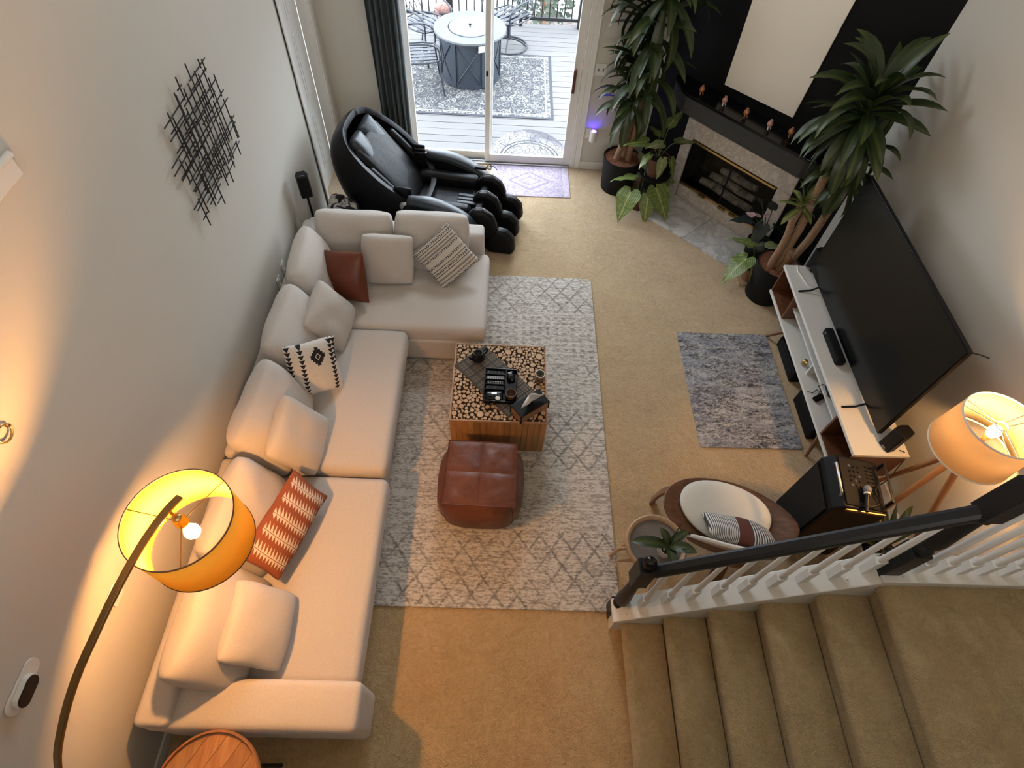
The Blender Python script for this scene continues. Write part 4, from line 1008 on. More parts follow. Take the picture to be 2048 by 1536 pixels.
tl = thing('tripod_lamp', 'tripod floor lamp with orange beech legs and glowing cream drum shade', 'lamp', (2.70, 1.61, 0))
TC = Vector((2.70, 1.61, 0))
o = mk('lamp_shade', MB().lathe([(0.222, 1.232), (0.207, 1.50)], 64, TC, close=False), M['shade2'], tl, smooth=180)
s_ = o.modifiers.new('fabric', 'SOLIDIFY'); s_.thickness = 0.0016
for z, r in ((1.232, 0.222), (1.50, 0.207)): mk('shade_rim', MB().lathe([(r - 0.003, z - 0.005), (r + 0.002, z - 0.005), (r + 0.002, z + 0.005), (r - 0.003, z + 0.005), (r - 0.003, z - 0.005)], 64, TC, close=False), M['cream'], o)
mk('hub', MB().lathe([(0.05, 1.085), (0.05, 1.13), (0.03, 1.14), (0.012, 1.15), (0.012, 1.36), (0.021, 1.365), (0.021, 1.40), (0.002, 1.40)], 20, TC), M['tripod'], tl, smooth=50)
ring = MB().lathe([(0.030, 1.478), (0.034, 1.478), (0.034, 1.486), (0.030, 1.486), (0.030, 1.478)], 24, TC, close=False)
mk('spider_ring', ring, M['whiteplastic'], tl)
for a in (0.3, 2.4, 4.5):
    for da in (-0.12, 0.12):
        mk('spider_wire', MB().tube([TC + Vector((0.032 * math.cos(a + da * 3), 0.032 * math.sin(a + da * 3), 1.482)), TC + Vector((0.205 * math.cos(a + da), 0.205 * math.sin(a + da), 1.495))], 0.003, 6), M['whiteplastic'], tl)
for fx, fy in ((2.955, 1.98), (2.44, 1.44), (2.93, 1.33)):
    mk('leg', MB().tube([TC + Vector(((fx - 2.70) * 0.10, (fy - 1.61) * 0.10, 1.12)), (fx, fy, 0.0)], [0.020, 0.014], 10), M['tripod'], tl, smooth=50)
bulb(tl, TC, 1.36, M['bulb2'], True)

# ------------------------------------------------------------------ karaoke speaker
t = thing('party_speaker', 'tall black wheeled speaker with a crowded control panel on top', 'speaker', (2.275, 1.59, 0), math.radians(-8))
mk('cabinet', MB().prism([(-0.16, 0.03), (0.17, 0.03), (0.17, 0.77), (-0.10, 0.80), (-0.16, 0.74)], (0, -0.185, 0), (1, 0, 0), (0, 0, 1), (0, 0.37, 0)), M['satin_black'], t, world=False, bevel=0.012)
mk('grille', MB().bx(-0.172, -0.160, -0.165, 0.165, 0.06, 0.70), M['matte_black'], t, world=False, bevel=0.004)
pn = mk('control_panel', MB().obx((0.035, 0, 0.789), (1, 0, -0.11), (0, 1, 0), (0.11, 0, 1), 0.25, 0.33, 0.012), M['matte_black'], t, world=False, bevel=0.003)
for i in range(5):
    for j in range(3):
        x = -0.03 + 0.028 * j; y = 0.11 - 0.034 * i
        mk('knob', MB().lathe([(0.009, 0.790), (0.009, 0.802), (0.006, 0.806), (0.002, 0.806)], 10, (x, y, -x * 0.1)), M['gray_plastic' if (i + j) % 4 == 0 else 'satin_black'], pn, world=False, smooth=40)
for i in range(8):
    mk('slider', MB().bx(0.075, 0.12, 0.12 - 0.026 * i, 0.128 - 0.026 * i, 0.782, 0.797), M['satin_black'], pn, world=False)
mk('display', MB().bx(-0.05, 0.05, -0.14, -0.075, 0.794, 0.799), M['dark_glass'], pn, world=False)
mk('trim_strip', MB().bx(-0.09, 0.15, -0.195, -0.183, 0.765, 0.785), M['gold_arm'], t, world=False, label='bronze coloured side trim', bevel=0.003)
mk('handle', MB().tube([(-0.115, 0.11, 0.80), (-0.125, 0.10, 0.835), (-0.125, -0.10, 0.835), (-0.115, -0.11, 0.80)], 0.008, 8), M['silver'], t, world=False, smooth=60)
mk('tow_bar', MB().tube([(0.165, 0.13, 0.30), (0.165, 0.13, 0.86), (0.165, -0.13, 0.86), (0.165, -0.13, 0.30)], 0.009, 8), M['satin_black'], t, world=False, smooth=40)
for sx in (-0.11, 0.12):
    for sy in (-1, 1):
        mk('wheel', MB().lathe([(0.01, -0.012), (0.032, -0.012), (0.035, -0.006), (0.035, 0.006), (0.032, 0.012), (0.01, 0.012)], 16, (sx, sy * 0.155, 0.035), (0, 1, 0)), M['matte_black'], t, world=False, smooth=50)
def onps(x, y, z):
    a = math.radians(-8); return Vector((2.275 + x * math.cos(a) - y * math.sin(a), 1.59 + x * math.sin(a) + y * math.cos(a), z))
t = thing('microphone', 'black microphone with a pale ring lying on the party speaker', 'microphone', onps(0.03, -0.11, 0.812), math.radians(70))
mk('body', MB().tube([(-0.10, 0, 0.014), (0.03, 0, 0.014)], [0.010, 0.015], 12), M['satin_black'], t, world=False, smooth=50)
mk('head', MB().lathe([(0.012, 0.0), (0.023, 0.012), (0.025, 0.03), (0.018, 0.046), (0.002, 0.05)], 14, (0.03, 0, 0.016), (1, 0, 0)), M['gray_plastic'], t, world=False, smooth=60)
mk('ring', MB().lathe([(0.0165, 0), (0.019, 0.002), (0.019, 0.01), (0.0165, 0.012)], 14, (0.02, 0, 0.014), (1, 0, 0), close=False), M['cream'], t, world=False, smooth=60)
pts = [onps(-0.02, -0.15, 0.815), onps(0.06, -0.16, 0.812), onps(0.12, -0.12, 0.803), onps(0.10, -0.05, 0.807), onps(0.14, 0.02, 0.80), onps(0.13, 0.10, 0.80), onps(0.19, 0.16, 0.78), onps(0.21, 0.17, 0.4), onps(0.22, 0.18, 0.02)]
mk('audio_cable', MB().tube(smooth_pts(pts), 0.0045, 6), M['satin_black'], label='black cable coiling over the party speaker top', cat='cable', smooth=60)
pts = [(2.80, 1.94, 0.61), (2.86, 1.92, 0.58), (2.875, 1.90, 0.45), (2.86, 1.86, 0.25), (2.70, 1.85, 0.05), (2.62, 1.84, 0.006)]
mk('speaker_wire', MB().tube(smooth_pts(pts), 0.003, 6), M['satin_black'], label='thin black wire hanging off the lamp end of the TV stand', cat='cable', smooth=60)
box_thing('power_adapter', 'small white power adapter beside the party speaker', 'adapter', 2.50, 2.53, 1.80, 1.86, 0.001, 0.05, M['whiteplastic'], 0.005, (('prong_face', (2.505, 2.525, 1.86, 1.863, 0.012, 0.04), M['silver']),))

# ------------------------------------------------------------------ lounge chair and its pillow
lc = thing('lounge_chair', 'walnut shell lounge chair with white seat and back pads, facing the room', 'chair', (1.585, 1.53, 0), math.radians(-11))
M['white_pad'] = Mt('white_wool_pad', (0.70, 0.67, 0.60), 0.85, sheen=0.2).nb(140, 0.15, 0.003)
def shell(fn, thick, mat, name, parent, n=20, m_=10):
    """fn(u,v) -> point, u in [-1,1] across, v in [-1,1] deep, over the unit disc"""
    vs = []; fs = []
    for i in range(n):
        a = 2 * PI * i / n
        for j in range(1, m_ + 1):
            r = j / m_; vs.append(fn(r * math.cos(a), r * math.sin(a)))
    c = len(vs); vs.append(fn(0, 0))
    for i in range(n):
        k = (i + 1) % n
        fs.append((c, i * m_, k * m_))
        for j in range(m_ - 1): fs.append((i * m_ + j, i * m_ + j + 1, k * m_ + j + 1, k * m_ + j))
    o = mk(name, MB().add(vs, fs), mat, parent, world=False, smooth=180)
    s = o.modifiers.new('thickness', 'SOLIDIFY'); s.thickness = thick; s.offset = 0
    b = o.modifiers.new('soft edges', 'BEVEL'); b.width = min(0.006, thick * 0.35); b.segments = 2; b.limit_method = 'ANGLE'; b.angle_limit = 0.8
    return o
def seatz(x, y): return 0.385 + 0.55 * x * x - 0.10 * (y + 0.2) + 0.30 * max(0, y - 0.10) ** 2
def seatf(u, v):
    x = u * 0.445; y = v * (0.265 if v > 0 else 0.245) * (1 - 0.10 * u * abs(u)); return (x, y - 0.05 * u * u, seatz(x, y))
shell(seatf, 0.014, M['walnut_x'], 'seat', lc, 40, 8)
def padf(u, v):
    x = u * 0.305 - 0.025; y = v * 0.225 + 0.005; r2 = u * u + v * v
    return (x, y, seatz(x, y) + 0.022 + 0.022 * max(0, 1 - r2 ** 3))
shell(padf, 0.026, M['white_pad'], 'seat_pad', lc, 40, 8)
def backf(u, v, g=0.0, sc=1.0):
    x = u * 0.30 * sc; h = v * 0.155 * sc * (1 - 0.15 * u * u); y = -0.36 - 0.30 * h + 0.75 * x * x + g; return (x, y, 0.585 + h * 0.95 - 0.05 * u * u)
shell(lambda u, v: backf(u, v), 0.014, M['walnut_x'], 'backrest', lc, 40, 6)
shell(lambda u, v: backf(u, v, 0.022 + 0.016 * max(0, 1 - (u * u + v * v) ** 3), 0.93), 0.026, M['white_pad'], 'back_pad', lc, 40, 6)
def plyleg(pts, w0, w1):
    return flatbar(smooth_pts(pts), w0, 0.022)
mk('leg', plyleg([(-0.12, 0.06, 0.375), (-0.33, 0.10, 0.36), (-0.40, 0.13, 0.26), (-0.425, 0.16, 0.0)], 0.06, 0.04), M['walnut_leg'], lc, world=False, bevel=0.004)
mk('leg', plyleg([(0.12, 0.06, 0.375), (0.33, 0.10, 0.36), (0.40, 0.13, 0.26), (0.425, 0.16, 0.0)], 0.06, 0.04), M['walnut_leg'], lc, world=False, bevel=0.004)
mk('leg', plyleg([(0, 0.05, 0.37), (0, -0.22, 0.36), (0, -0.34, 0.25), (0, -0.40, 0.0)], 0.09, 0.05), M['walnut_leg'], lc, world=False, bevel=0.004)
mk('back_support', plyleg([(0, -0.20, 0.375), (0, -0.33, 0.39), (0, -0.385, 0.47), (0, -0.375, 0.60)], 0.11, 0.08), M['walnut_x'], lc, world=False, bevel=0.004)
m = Mt('pinstripe_print', (0.6, 0.58, 0.56), 0.9)
x, y, z = m.xyz()
s1 = ((x / 0.0165).frac()).lt(0.50) * x.lt(-0.035); s2 = ((x / 0.0105 + y * 0.8).frac()).lt(0.45) * x.gt(0.035)
base = (0.66, 0.63, 0.60); bandm = x.abs().lt(0.042)
c = m.mix(s1.mx(s2) * 0.95, base, (0.018, 0.018, 0.026)); c = m.mix(bandm, c, (0.115, 0.033, 0.022)); m.col(c); m.nb(110, 0.2, 0.004)
cushion('black and white pinstriped pillow with a brown leather band, on the lounge chair', (1.585, 1.345, 0.535), (-0.12, -0.62, 0.62), (0.18, 0.62, 0.76), 0.45, 0.29, 0.14, m, 21, **pk)

# ------------------------------------------------------------------ small plant table behind the newel post, with an orchid
t = thing('plant_table', 'small round pale oak table with a sunken gray top beside the newel post', 'table', (1.045, 1.265, 0))
mk('rim', MB().lathe([(0.165, 0.455), (0.190, 0.455), (0.196, 0.475), (0.194, 0.498), (0.184, 0.506), (0.172, 0.50), (0.165, 0.485), (0.165, 0.455)], 40, close=False), M['oak'], t, world=False, smooth=50)
m = Mt('gray_top', (0.17, 0.15, 0.14), 0.45).var(8, 0.2)
mk('top', MB().lathe([(0.168, 0.452), (0.168, 0.474), (0.001, 0.474)], 40), m, t, world=False)
for k in range(3):
    a = 2.75 + k * 2 * PI / 3
    mk('leg', MB().tube([(0.13 * math.cos(a), 0.13 * math.sin(a), 0.46), (0.215 * math.cos(a), 0.215 * math.sin(a), 0.0)], [0.016, 0.012], 10), M['oak'], t, world=False, smooth=50)
for k in (0, 1): mk('stretcher', MB().tube([(-0.20, 0.03 - 0.06 * k, 0.30 - 0.05 * k), (0.10, 0.05 - 0.08 * k, 0.30 - 0.05 * k)], 0.012, 8), M['oak'], t, world=False, smooth=50)

# ------------------------------------------------------------------ plants
def leafmat(name, dark, light, w=0.30, rough=0.38, veins=0.0, mott=0.0):
    m = Mt(name, dark, rough)
    x, y, z = m.xyz('Object'); n = m.noise(30, 3)
    st = ((y.abs() + (n - 0.5) * 0.012) / w).edge(0.5, 0.6)
    if veins:
        v = ((x - y.abs() * 0.9) / 0.022).frac(); vm = (v - 0.5).abs().lt(0.14); st = (st + vm * veins).clamp()
    if mott: st = (st + ((m.noise(26, 4, 0.7) - 0.52) * 6).clamp() * mott).clamp()
    c = m.mix(st, dark, light); m.col(c); m.bump(m.noise(60, 2, st=(0.3, 3, 1)), 0.15, 0.003); return m
M['drac'] = leafmat('dracaena_leaf', (0.024, 0.042, 0.013), (0.066, 0.086, 0.022), 0.020, 0.42)
M['drac2'] = leafmat('dracaena_leaf_bright', (0.035, 0.065, 0.016), (0.20, 0.21, 0.05), 0.024, 0.38)
M['philo'] = leafmat('variegated_leaf', (0.085, 0.14, 0.030), (0.38, 0.42, 0.15), 0.012, 0.35, 0.6, 0.45)
M['philo_pale'] = leafmat('pale_green_leaf', (0.19, 0.24, 0.09), (0.40, 0.42, 0.25), 0.010, 0.45, 0.5, 0.4)
M['pinkleaf'] = leafmat('black_pink_leaf', (0.012, 0.020, 0.018), (0.018, 0.028, 0.024), 0.008, 0.3)
M['pinkspot'] = Mt('pale_pink_leaf', (0.46, 0.30, 0.31), 0.4).var(20, 0.3)
M['stem'] = Mt('green_stem', (0.10, 0.14, 0.05), 0.6).var(40, 0.3)
def strap(L, W, a0, droop, twist=0.0, n=8):
    """arching strap leaf along +x"""
    b = MB(); vs = []; fs = []; p = Vector((0, 0, 0)); a = a0
    for i in range(n + 1):
        t = i / n; w = W * (0.30 + 0.70 * math.sin(min(1, t * 1.9 + 0.08) * PI / 2)) * (1 - max(0, (t - 0.55) / 0.45) ** 1.8) + 0.0012
        tw = twist * t; up = Vector((-math.sin(a), 0, math.cos(a))); sd = Vector((0, math.cos(tw), math.sin(tw)))
        f = 0.22 * w
        vs += [p + sd * w / 2 + up * f, p, p - sd * w / 2 + up * f]
        p = p + Vector((math.cos(a), 0, math.sin(a))) * (L / n); a -= droop / n * (0.5 + t)
    for i in range(n):
        for k in (0, 1): fs.append((i * 3 + k, i * 3 + k + 1, i * 3 + k + 4, i * 3 + k + 3))
    return b.add(vs, fs)
def heart(L, W, fold=0.18, curl=0.5, wave=0.0):
    """broad leaf along +x, base lobes behind the stalk"""
    prof = [(-0.16, 0.20), (-0.12, 0.34), (0.0, 0.46), (0.15, 0.50), (0.32, 0.46), (0.5, 0.37), (0.68, 0.25), (0.85, 0.11), (1.0, 0.004)]
    b = MB(); vs = []; fs = []
    for i, (t, w) in enumerate(prof):
        x = t * L; zc = -curl * L * max(0, t) ** 2 * 0.5; mid = max(t, 0.0) * L
        for k in (-1, -0.5, 0, 0.5, 1):
            yw = k * w * W * 2 * 0.5 * 2 * 0.5
            vs.append((x if k else mid, yw * 1.0, zc + abs(yw) * fold - (abs(k) > 0.9) * 0.02 * L * curl + wave * L * 0.05 * math.sin(i * 2.1) * abs(k)))
    for i in range(len(prof) - 1):
        for k in range(4): fs.append((i * 5 + k, i * 5 + k + 1, i * 5 + k + 6, i * 5 + k + 5))
    return b.add(vs, fs)
_lib = {}
def leaf_at(root, key, make, mat, pos, az, el, roll=0.0, sc=1.0, name='leaf'):
    m = Matrix.Translation(Vector(pos)) @ Matrix.Rotation(az, 4, 'Z') @ Matrix.Rotation(-el, 4, 'Y') @ Matrix.Rotation(roll, 4, 'X') @ Matrix.Scale(sc, 4)
    k = (key, mat.m.name)
    if k not in _lib:
        o = mk(name, make(), mat, root, world=False, smooth=180); _lib[k] = o
    else:
        o = copy_part(_lib[k], root); o.name = name
    o.matrix_basis = m
    return o
def crown(root, c, n, L, W, mat, seed, up=0.3, spread=1.0, low=-0.7, az0=None, azr=None):
    q = random.Random(seed)
    for i in range(n):
        t = i / max(1, n - 1)                        # 0 = innermost, upright ; 1 = lowest, hanging
        az = i * 2.39996 + q.uniform(-0.25, 0.25)
        if az0 is not None: az = az0 + ((az % (2 * PI)) - PI) / PI * azr
        el = 1.25 * (1 - t) ** 1.2 + low * t + q.uniform(-0.15, 0.15)
        v = q.randint(0, 3)
        mk_ = [lambda: strap(L, W, 0.0, 0.9, 0.2), lambda: strap(L, W * 1.1, 0.05, 1.4, -0.3), lambda: strap(L * 0.9, W, 0.0, 0.6, 0.4), lambda: strap(L * 1.05, W * 0.95, 0.1, 1.9, 0.0)][v]
        org = root.location + Vector(c)
        for tr in range(24):
            reach = L * (0.55 + 0.45 * math.cos(max(-1.2, min(1.2, el)))) + 0.02
            tp = org + Vector((math.cos(az), math.sin(az), 0)) * reach
            if tp.x < XR - 0.03 and tp.y < YB - 0.03 and (tp - DA).dot(DN) > 0.03: break
            az += 0.55
        pos = Vector(c) + Vector((0.012 * math.cos(az), 0.012 * math.sin(az), up * (1 - t) * 0.35 - up * 0.35 * t))
        leaf_at(root, ('s', L, W, v), mk_, mat, pos, az, el, q.uniform(-0.3, 0.3), q.uniform(0.8, 1.1))
def pot(root, r0, r1, h, mat, soil, rim=0.012, soilz=0.06, n=36):
    mk('pot', MB().lathe([(r0, 0), (r0 + (r1 - r0) * 0.5, h * 0.5), (r1, h), (r1 - rim, h), (r1 - rim, h - soilz * 0.7)], n), mat, root, world=False, smooth=50)
    b = MB(); vs = []; fs = []; R = r1 - rim + 0.001
    for i in range(1, 6):
        for k in range(20):
            a = 2 * PI * k / 20; r = R * i / 5; vs.append((r * math.cos(a), r * math.sin(a), h - soilz * 0.5 + 0.012 * noise.noise(Vector((i * 1.7, k * 1.3, r0 * 50)))))
    vs.append((0, 0, h - soilz * 0.5 + 0.01)); c = len(vs) - 1
    for k in range(20):
        fs.append((c, k, (k + 1) % 20))
        for i in range(4): fs.append((i * 20 + k, (i + 1) * 20 + k, (i + 1) * 20 + (k + 1) % 20, i * 20 + (k + 1) % 20))
    mk('soil', b.add(vs, fs), soil, root, world=False, smooth=180)
def cane(root, p0, p1, r, cap=True):
    p0, p1 = Vector(p0), Vector(p1); pts = [p0.lerp(p1, t) + Vector((0.008 * math.sin(t * 9 + r * 300), 0.008 * math.cos(t * 7), 0)) for t in (0, 0.2, 0.4, 0.6, 0.8, 1)]
    b = MB().tube(pts, [r * 1.05, r, r * 1.03, r * 0.97, r, r * 0.98], 12)
    return mk('cane', b, M['cane'], root, world=False, smooth=50)
# dracaena by the glass door
p = thing('dracaena_plant', 'tall dracaena in a black pot between the glass door and the mantel', 'plant', (1.27, 5.595, 0.001))
pot(p, 0.175, 0.205, 0.38, M['matte_black'], M['soil'], 0.010, 0.04)
cane(p, (-0.07, -0.02, 0.28), (0.01, 0.0, 0.97), 0.034); cane(p, (0.06, -0.03, 0.28), (0.06, -0.01, 1.10), 0.032); cane(p, (0.02, 0.05, 0.28), (0.045, 0.05, 1.66), 0.030)
crown(p, (-0.04, -0.04, 1.00), 18, 0.40, 0.075, M['drac'], 1, 0.25, low=-1.1, az0=3.6, azr=2.0)
crown(p, (0.08, -0.03, 1.22), 26, 0.50, 0.092, M['drac'], 2, 0.35, low=-1.25)
crown(p, (0.05, 0.0, 1.62), 32, 0.52, 0.098, M['drac'], 3, 0.4, low=-1.3)
crown(p, (0.07, -0.02, 1.98), 30, 0.54, 0.098, M['drac'], 8, 0.4, low=-1.2)
# dracaena beside the television
p2 = thing('dracaena_plant', 'tall dracaena with four bare canes in a black pot beside the TV stand', 'plant', (2.575, 3.995, 0.001))
pot(p2, 0.17, 0.20, 0.40, M['matte_black'], M['soil'], 0.010, 0.035)
cane(p2, (-0.085, -0.03, 0.33), (-0.095, -0.01, 1.02), 0.032); cane(p2, (-0.015, -0.02, 0.33), (-0.03, 0.0, 1.58), 0.035); cane(p2, (0.075, -0.01, 0.33), (0.19, 0.0, 1.25), 0.034)
st_ = cane(p2, (-0.01, -0.07, 0.33), (0.01, -0.055, 0.62), 0.032)
crown(p2, (-0.095, -0.01, 1.05), 14, 0.20, 0.05, M['drac2'], 4, 0.10, low=-0.2)
crown(p2, (0.0, -0.02, 1.84), 72, 0.50, 0.098, M['drac'], 5, 0.34, low=-1.0)
crown(p2, (0.15, -0.02, 1.42), 34, 0.40, 0.075, M['drac'], 6, 0.35, low=-1.0)
mk('side_stem', MB().tube([(-0.03, 0, 1.56), (0.0, 0.01, 1.72), (0.02, 0.03, 1.88)], [0.02, 0.018, 0.014], 8), M['cane'], p2, world=False, smooth=60)
mk('side_stem', MB().tube([(0.19, 0, 1.23), (0.175, 0.0, 1.32), (0.16, 0, 1.42)], [0.018, 0.016, 0.012], 8), M['cane'], p2, world=False, smooth=60)
def stalked(root, base, tips, mat, seed, big=1.0, sm=None):
    q = random.Random(seed)
    for (x, y, z, L, W, az, el, mt_) in tips:
        L *= big; W *= big
        b0 = Vector(base); e = Vector((x, y, z)); mid = b0.lerp(e, 0.55) + Vector((0, 0, (e - b0).length * 0.18))
        mk('stem', MB().tube(smooth_pts([b0, mid, e]), 0.0042, 6), sm or M['stem'], root, world=False, smooth=60)
        leaf_at(root, ('h', L, W), lambda: heart(L, W, 0.14, 0.45, 0.8), mt_, e, az, el, q.uniform(-0.35, 0.35), 1.0)
# green plant in a clay pot on the black stand left of the fireplace
sd = thing('plant_stand', 'low round black plant stand left of the fireplace', 'plant stand', (1.60, 5.36, 0.001))
mk('body', MB().lathe([(0.155, 0), (0.16, 0.02), (0.13, 0.05), (0.125, 0.30), (0.16, 0.34), (0.165, 0.36), (0.002, 0.36)], 32), M['matte_black'], sd, world=False, smooth=50)
mk('top_ring', MB().lathe([(0.150, 0.358), (0.165, 0.358), (0.168, 0.368), (0.150, 0.372), (0.150, 0.358)], 32, close=False), M['satin_black'], sd, world=False, smooth=50)
p3 = thing('philodendron_plant', 'pale green leafy plant in a clay pot on the black plant stand', 'plant', (1.585, 5.345, 0.362))
pot(p3, 0.085, 0.118, 0.205, M['clay'], M['dark_soil'], 0.008, 0.02)
PP = M['philo_pale']; PG = M['philo']
stalked(p3, (0, 0, 0.18), [(-0.16, 0.02, 0.34, 0.19, 0.13, 3.0, -0.1, PG), (0.05, 0.10, 0.48, 0.20, 0.12, 0.9, 0.5, PG), (0.16, 0.02, 0.36, 0.19, 0.12, 0.3, 0.0, PG), (0.0, 0.0, 0.34, 0.15, 0.10, 3.5, 0.1, PP),
                           (0.01, -0.12, 0.24, 0.17, 0.10, -1.6, -1.2, PP), (0.11, -0.09, 0.22, 0.17, 0.12, -0.7, -1.0, PG), (-0.11, -0.05, 0.24, 0.14, 0.10, -2.6, -0.6, PG), (-0.02, 0.12, 0.36, 0.16, 0.1, 2.0, 0.2, PG)], PG, 4, 1.2)
# leafy plant standing on the floor at the near corner of the hearth
p4 = thing('philodendron_plant', 'bright green leafy plant on the carpet at the hearth corner near the glass door', 'plant', (1.47, 5.255, 0.001))
pot(p4, 0.075, 0.095, 0.16, M['clay'], M['dark_soil'], 0.008, 0.02)
stalked(p4, (0, 0, 0.14), [(-0.13, -0.10, 0.25, 0.25, 0.20, -2.1, -0.55, PG), (0.13, -0.08, 0.30, 0.27, 0.20, -1.0, -0.6, PG), (-0.10, 0.03, 0.34, 0.19, 0.14, 2.9, -0.15, PG), (0.06, -0.13, 0.22, 0.22, 0.14, -1.7, -0.9, PG),
                           (0.0, 0.06, 0.46, 0.17, 0.11, 1.9, 0.5, PP), (0.15, 0.06, 0.34, 0.20, 0.16, 0.2, -0.2, PG)], PG, 5, 1.3)
# leafy plant in a terracotta pot in front of the dracaena beside the TV
p5 = thing('philodendron_plant', 'variegated leafy plant in a terracotta pot at the TV end of the hearth', 'plant', (2.475, 4.205, 0.012))
mk('tray', MB().bx(-0.12, 0.12, -0.11, 0.11, -0.011, 0.0), M['oak'], p5, world=False, bevel=0.003)
pot(p5, 0.075, 0.10, 0.15, M['terracotta'], M['dark_soil'], 0.008, 0.02)
stalked(p5, (0, 0, 0.13), [(-0.12, -0.02, 0.26, 0.26, 0.19, -2.5, -0.35, PG), (-0.06, 0.10, 0.32, 0.20, 0.15, 2.4, 0.0, PG), (0.09, 0.06, 0.33, 0.16, 0.14, 0.2, 0.05, PP), (-0.01, -0.11, 0.24, 0.19, 0.13, -1.8, -0.75, PP), (0.09, -0.06, 0.24, 0.13, 0.08, -0.8, -0.5, PG)], PG, 6, 1.25)
# dark plant with pink spots
p6 = thing('pink_spotted_plant', 'dark leafed plant with pale pink patches in front of the fireplace glass', 'plant', (2.575, 4.505, 0.031))
pot(p6, 0.09, 0.12, 0.20, M['matte_black'], M['dark_soil'], 0.008, 0.02)
PD = M['pinkleaf']; PS = M['pinkspot']
stalked(p6, (0, 0, 0.18), [(-0.17, 0.03, 0.42, 0.20, 0.12, 2.9, -0.1, PD), (-0.14, 0.07, 0.44, 0.09, 0.07, 2.3, 0.0, PS), (-0.09, 0.06, 0.44, 0.07, 0.05, 1.6, 0.1, PS), (-0.03, 0.05, 0.46, 0.08, 0.07, 0.6, 0.1, PS), (-0.05, -0.02, 0.40, 0.22, 0.15, -2.2, -0.6, PD),
                           (-0.08, -0.14, 0.28, 0.20, 0.16, -2.0, -0.9, PD), (0.05, -0.05, 0.42, 0.2, 0.14, -0.6, -0.2, PD), (0.02, 0.09, 0.52, 0.16, 0.10, 1.5, 0.3, PD), (-0.10, 0.12, 0.56, 0.08, 0.05, 2.0, 0.3, PD)], PD, 7, sm=M['green_dark'])
# snake plant in the corner under the tripod lamp
p7 = thing('snake_plant', 'long leafed plant in a pale pot between tripod lamp and party speaker', 'plant', (2.675, 1.37, 0.001))
pot(p7, 0.10, 0.125, 0.22, M['cream'], M['dark_soil'], 0.008, 0.02)
crown(p7, (0, 0, 0.26), 16, 0.40, 0.045, M['drac'], 9, 0.15, low=-0.05)
# orchid on the plant table
p8 = thing('orchid_plant', 'orchid with broad dark leaves and thin stakes in a small pot on the plant table', 'plant', (1.095, 1.225, 0.475))
pot(p8, 0.045, 0.062, 0.10, M['whiteplastic'], M['dark_soil'], 0.005, 0.012, 24)
for (az, el, L, W) in ((3.05, 0.05, 0.24, 0.075), (-0.4, 0.45, 0.18, 0.07), (2.2, 0.7, 0.14, 0.06), (-1.5, 0.15, 0.16, 0.06), (0.6, 0.3, 0.16, 0.06)):
    leaf_at(p8, ('o', L), lambda: strap(L, W, 0.25, 0.9, 0.1), M['drac'], (0, 0, 0.10), az, el)
for (ax, ay, h) in ((0.03, 0.06, 0.30), (0.12, 0.05, 0.26), (0.09, -0.05, 0.2)):
    mk('stake', MB().tube([(0.01, 0, 0.09), (ax * 0.6, ay * 0.6, h * 0.65), (ax, ay, h)], 0.0035, 6), M['green_dark'], p8, world=False)

# ------------------------------------------------------------------ massage chair
mc = thing('massage_chair', 'black massage chair with egg shaped shell and ridged leg rest behind the chaise', 'massage chair', (-0.72, 4.79, 0.001), math.radians(-8))
mc.scale = (0.92, 1, 1)
def ellipsoid_shell():
    bm = bmesh.new(); bmesh.ops.create_uvsphere(bm, u_segments=44, v_segments=28, radius=1.0)
    c = Vector((-0.46, 0, 0.62))
    for v in bm.verts:
        p = v.co
        e = lambda s, k: math.copysign(abs(s) ** k, s)
        q = Vector((e(p.x, 0.8) * 0.47, e(p.y, 0.68) * 0.435, e(p.z, 0.8) * 0.50))
        q.x += -0.22 * q.z                                  # leans back
        v.co = c + q
    n = Vector((0.62, 0, 0.78)).normalized()
    bmesh.ops.bisect_plane(bm, geom=bm.verts[:] + bm.edges[:] + bm.faces[:], plane_co=c + n * 0.17, plane_no=n, clear_outer=True)
    bm.verts.index_update(); b = MB().add([v.co.copy() for v in bm.verts], [tuple(v.index for v in f.verts) for f in bm.faces]); bm.free(); return b
o = mk('shell', ellipsoid_shell(), M['satin_black'], mc, world=False, smooth=180)
s_ = o.modifiers.new('wall', 'SOLIDIFY'); s_.thickness = 0.055; s_.offset = -1
bv = o.modifiers.new('soft edges', 'BEVEL'); bv.width = 0.018; bv.segments = 3; bv.limit_method = 'ANGLE'; bv.angle_limit = 0.8
o = mk('back_pad', MB().softbox((0, 0, 0), 0.80, 0.58, 0.16, 0.06, 0.02, 0.006, 31), M['pu_black'], mc, world=False, smooth=180)
o.matrix_basis = Matrix.Translation((-0.42, 0, 0.62)) @ Matrix.Rotation(math.radians(48), 4, 'Y')
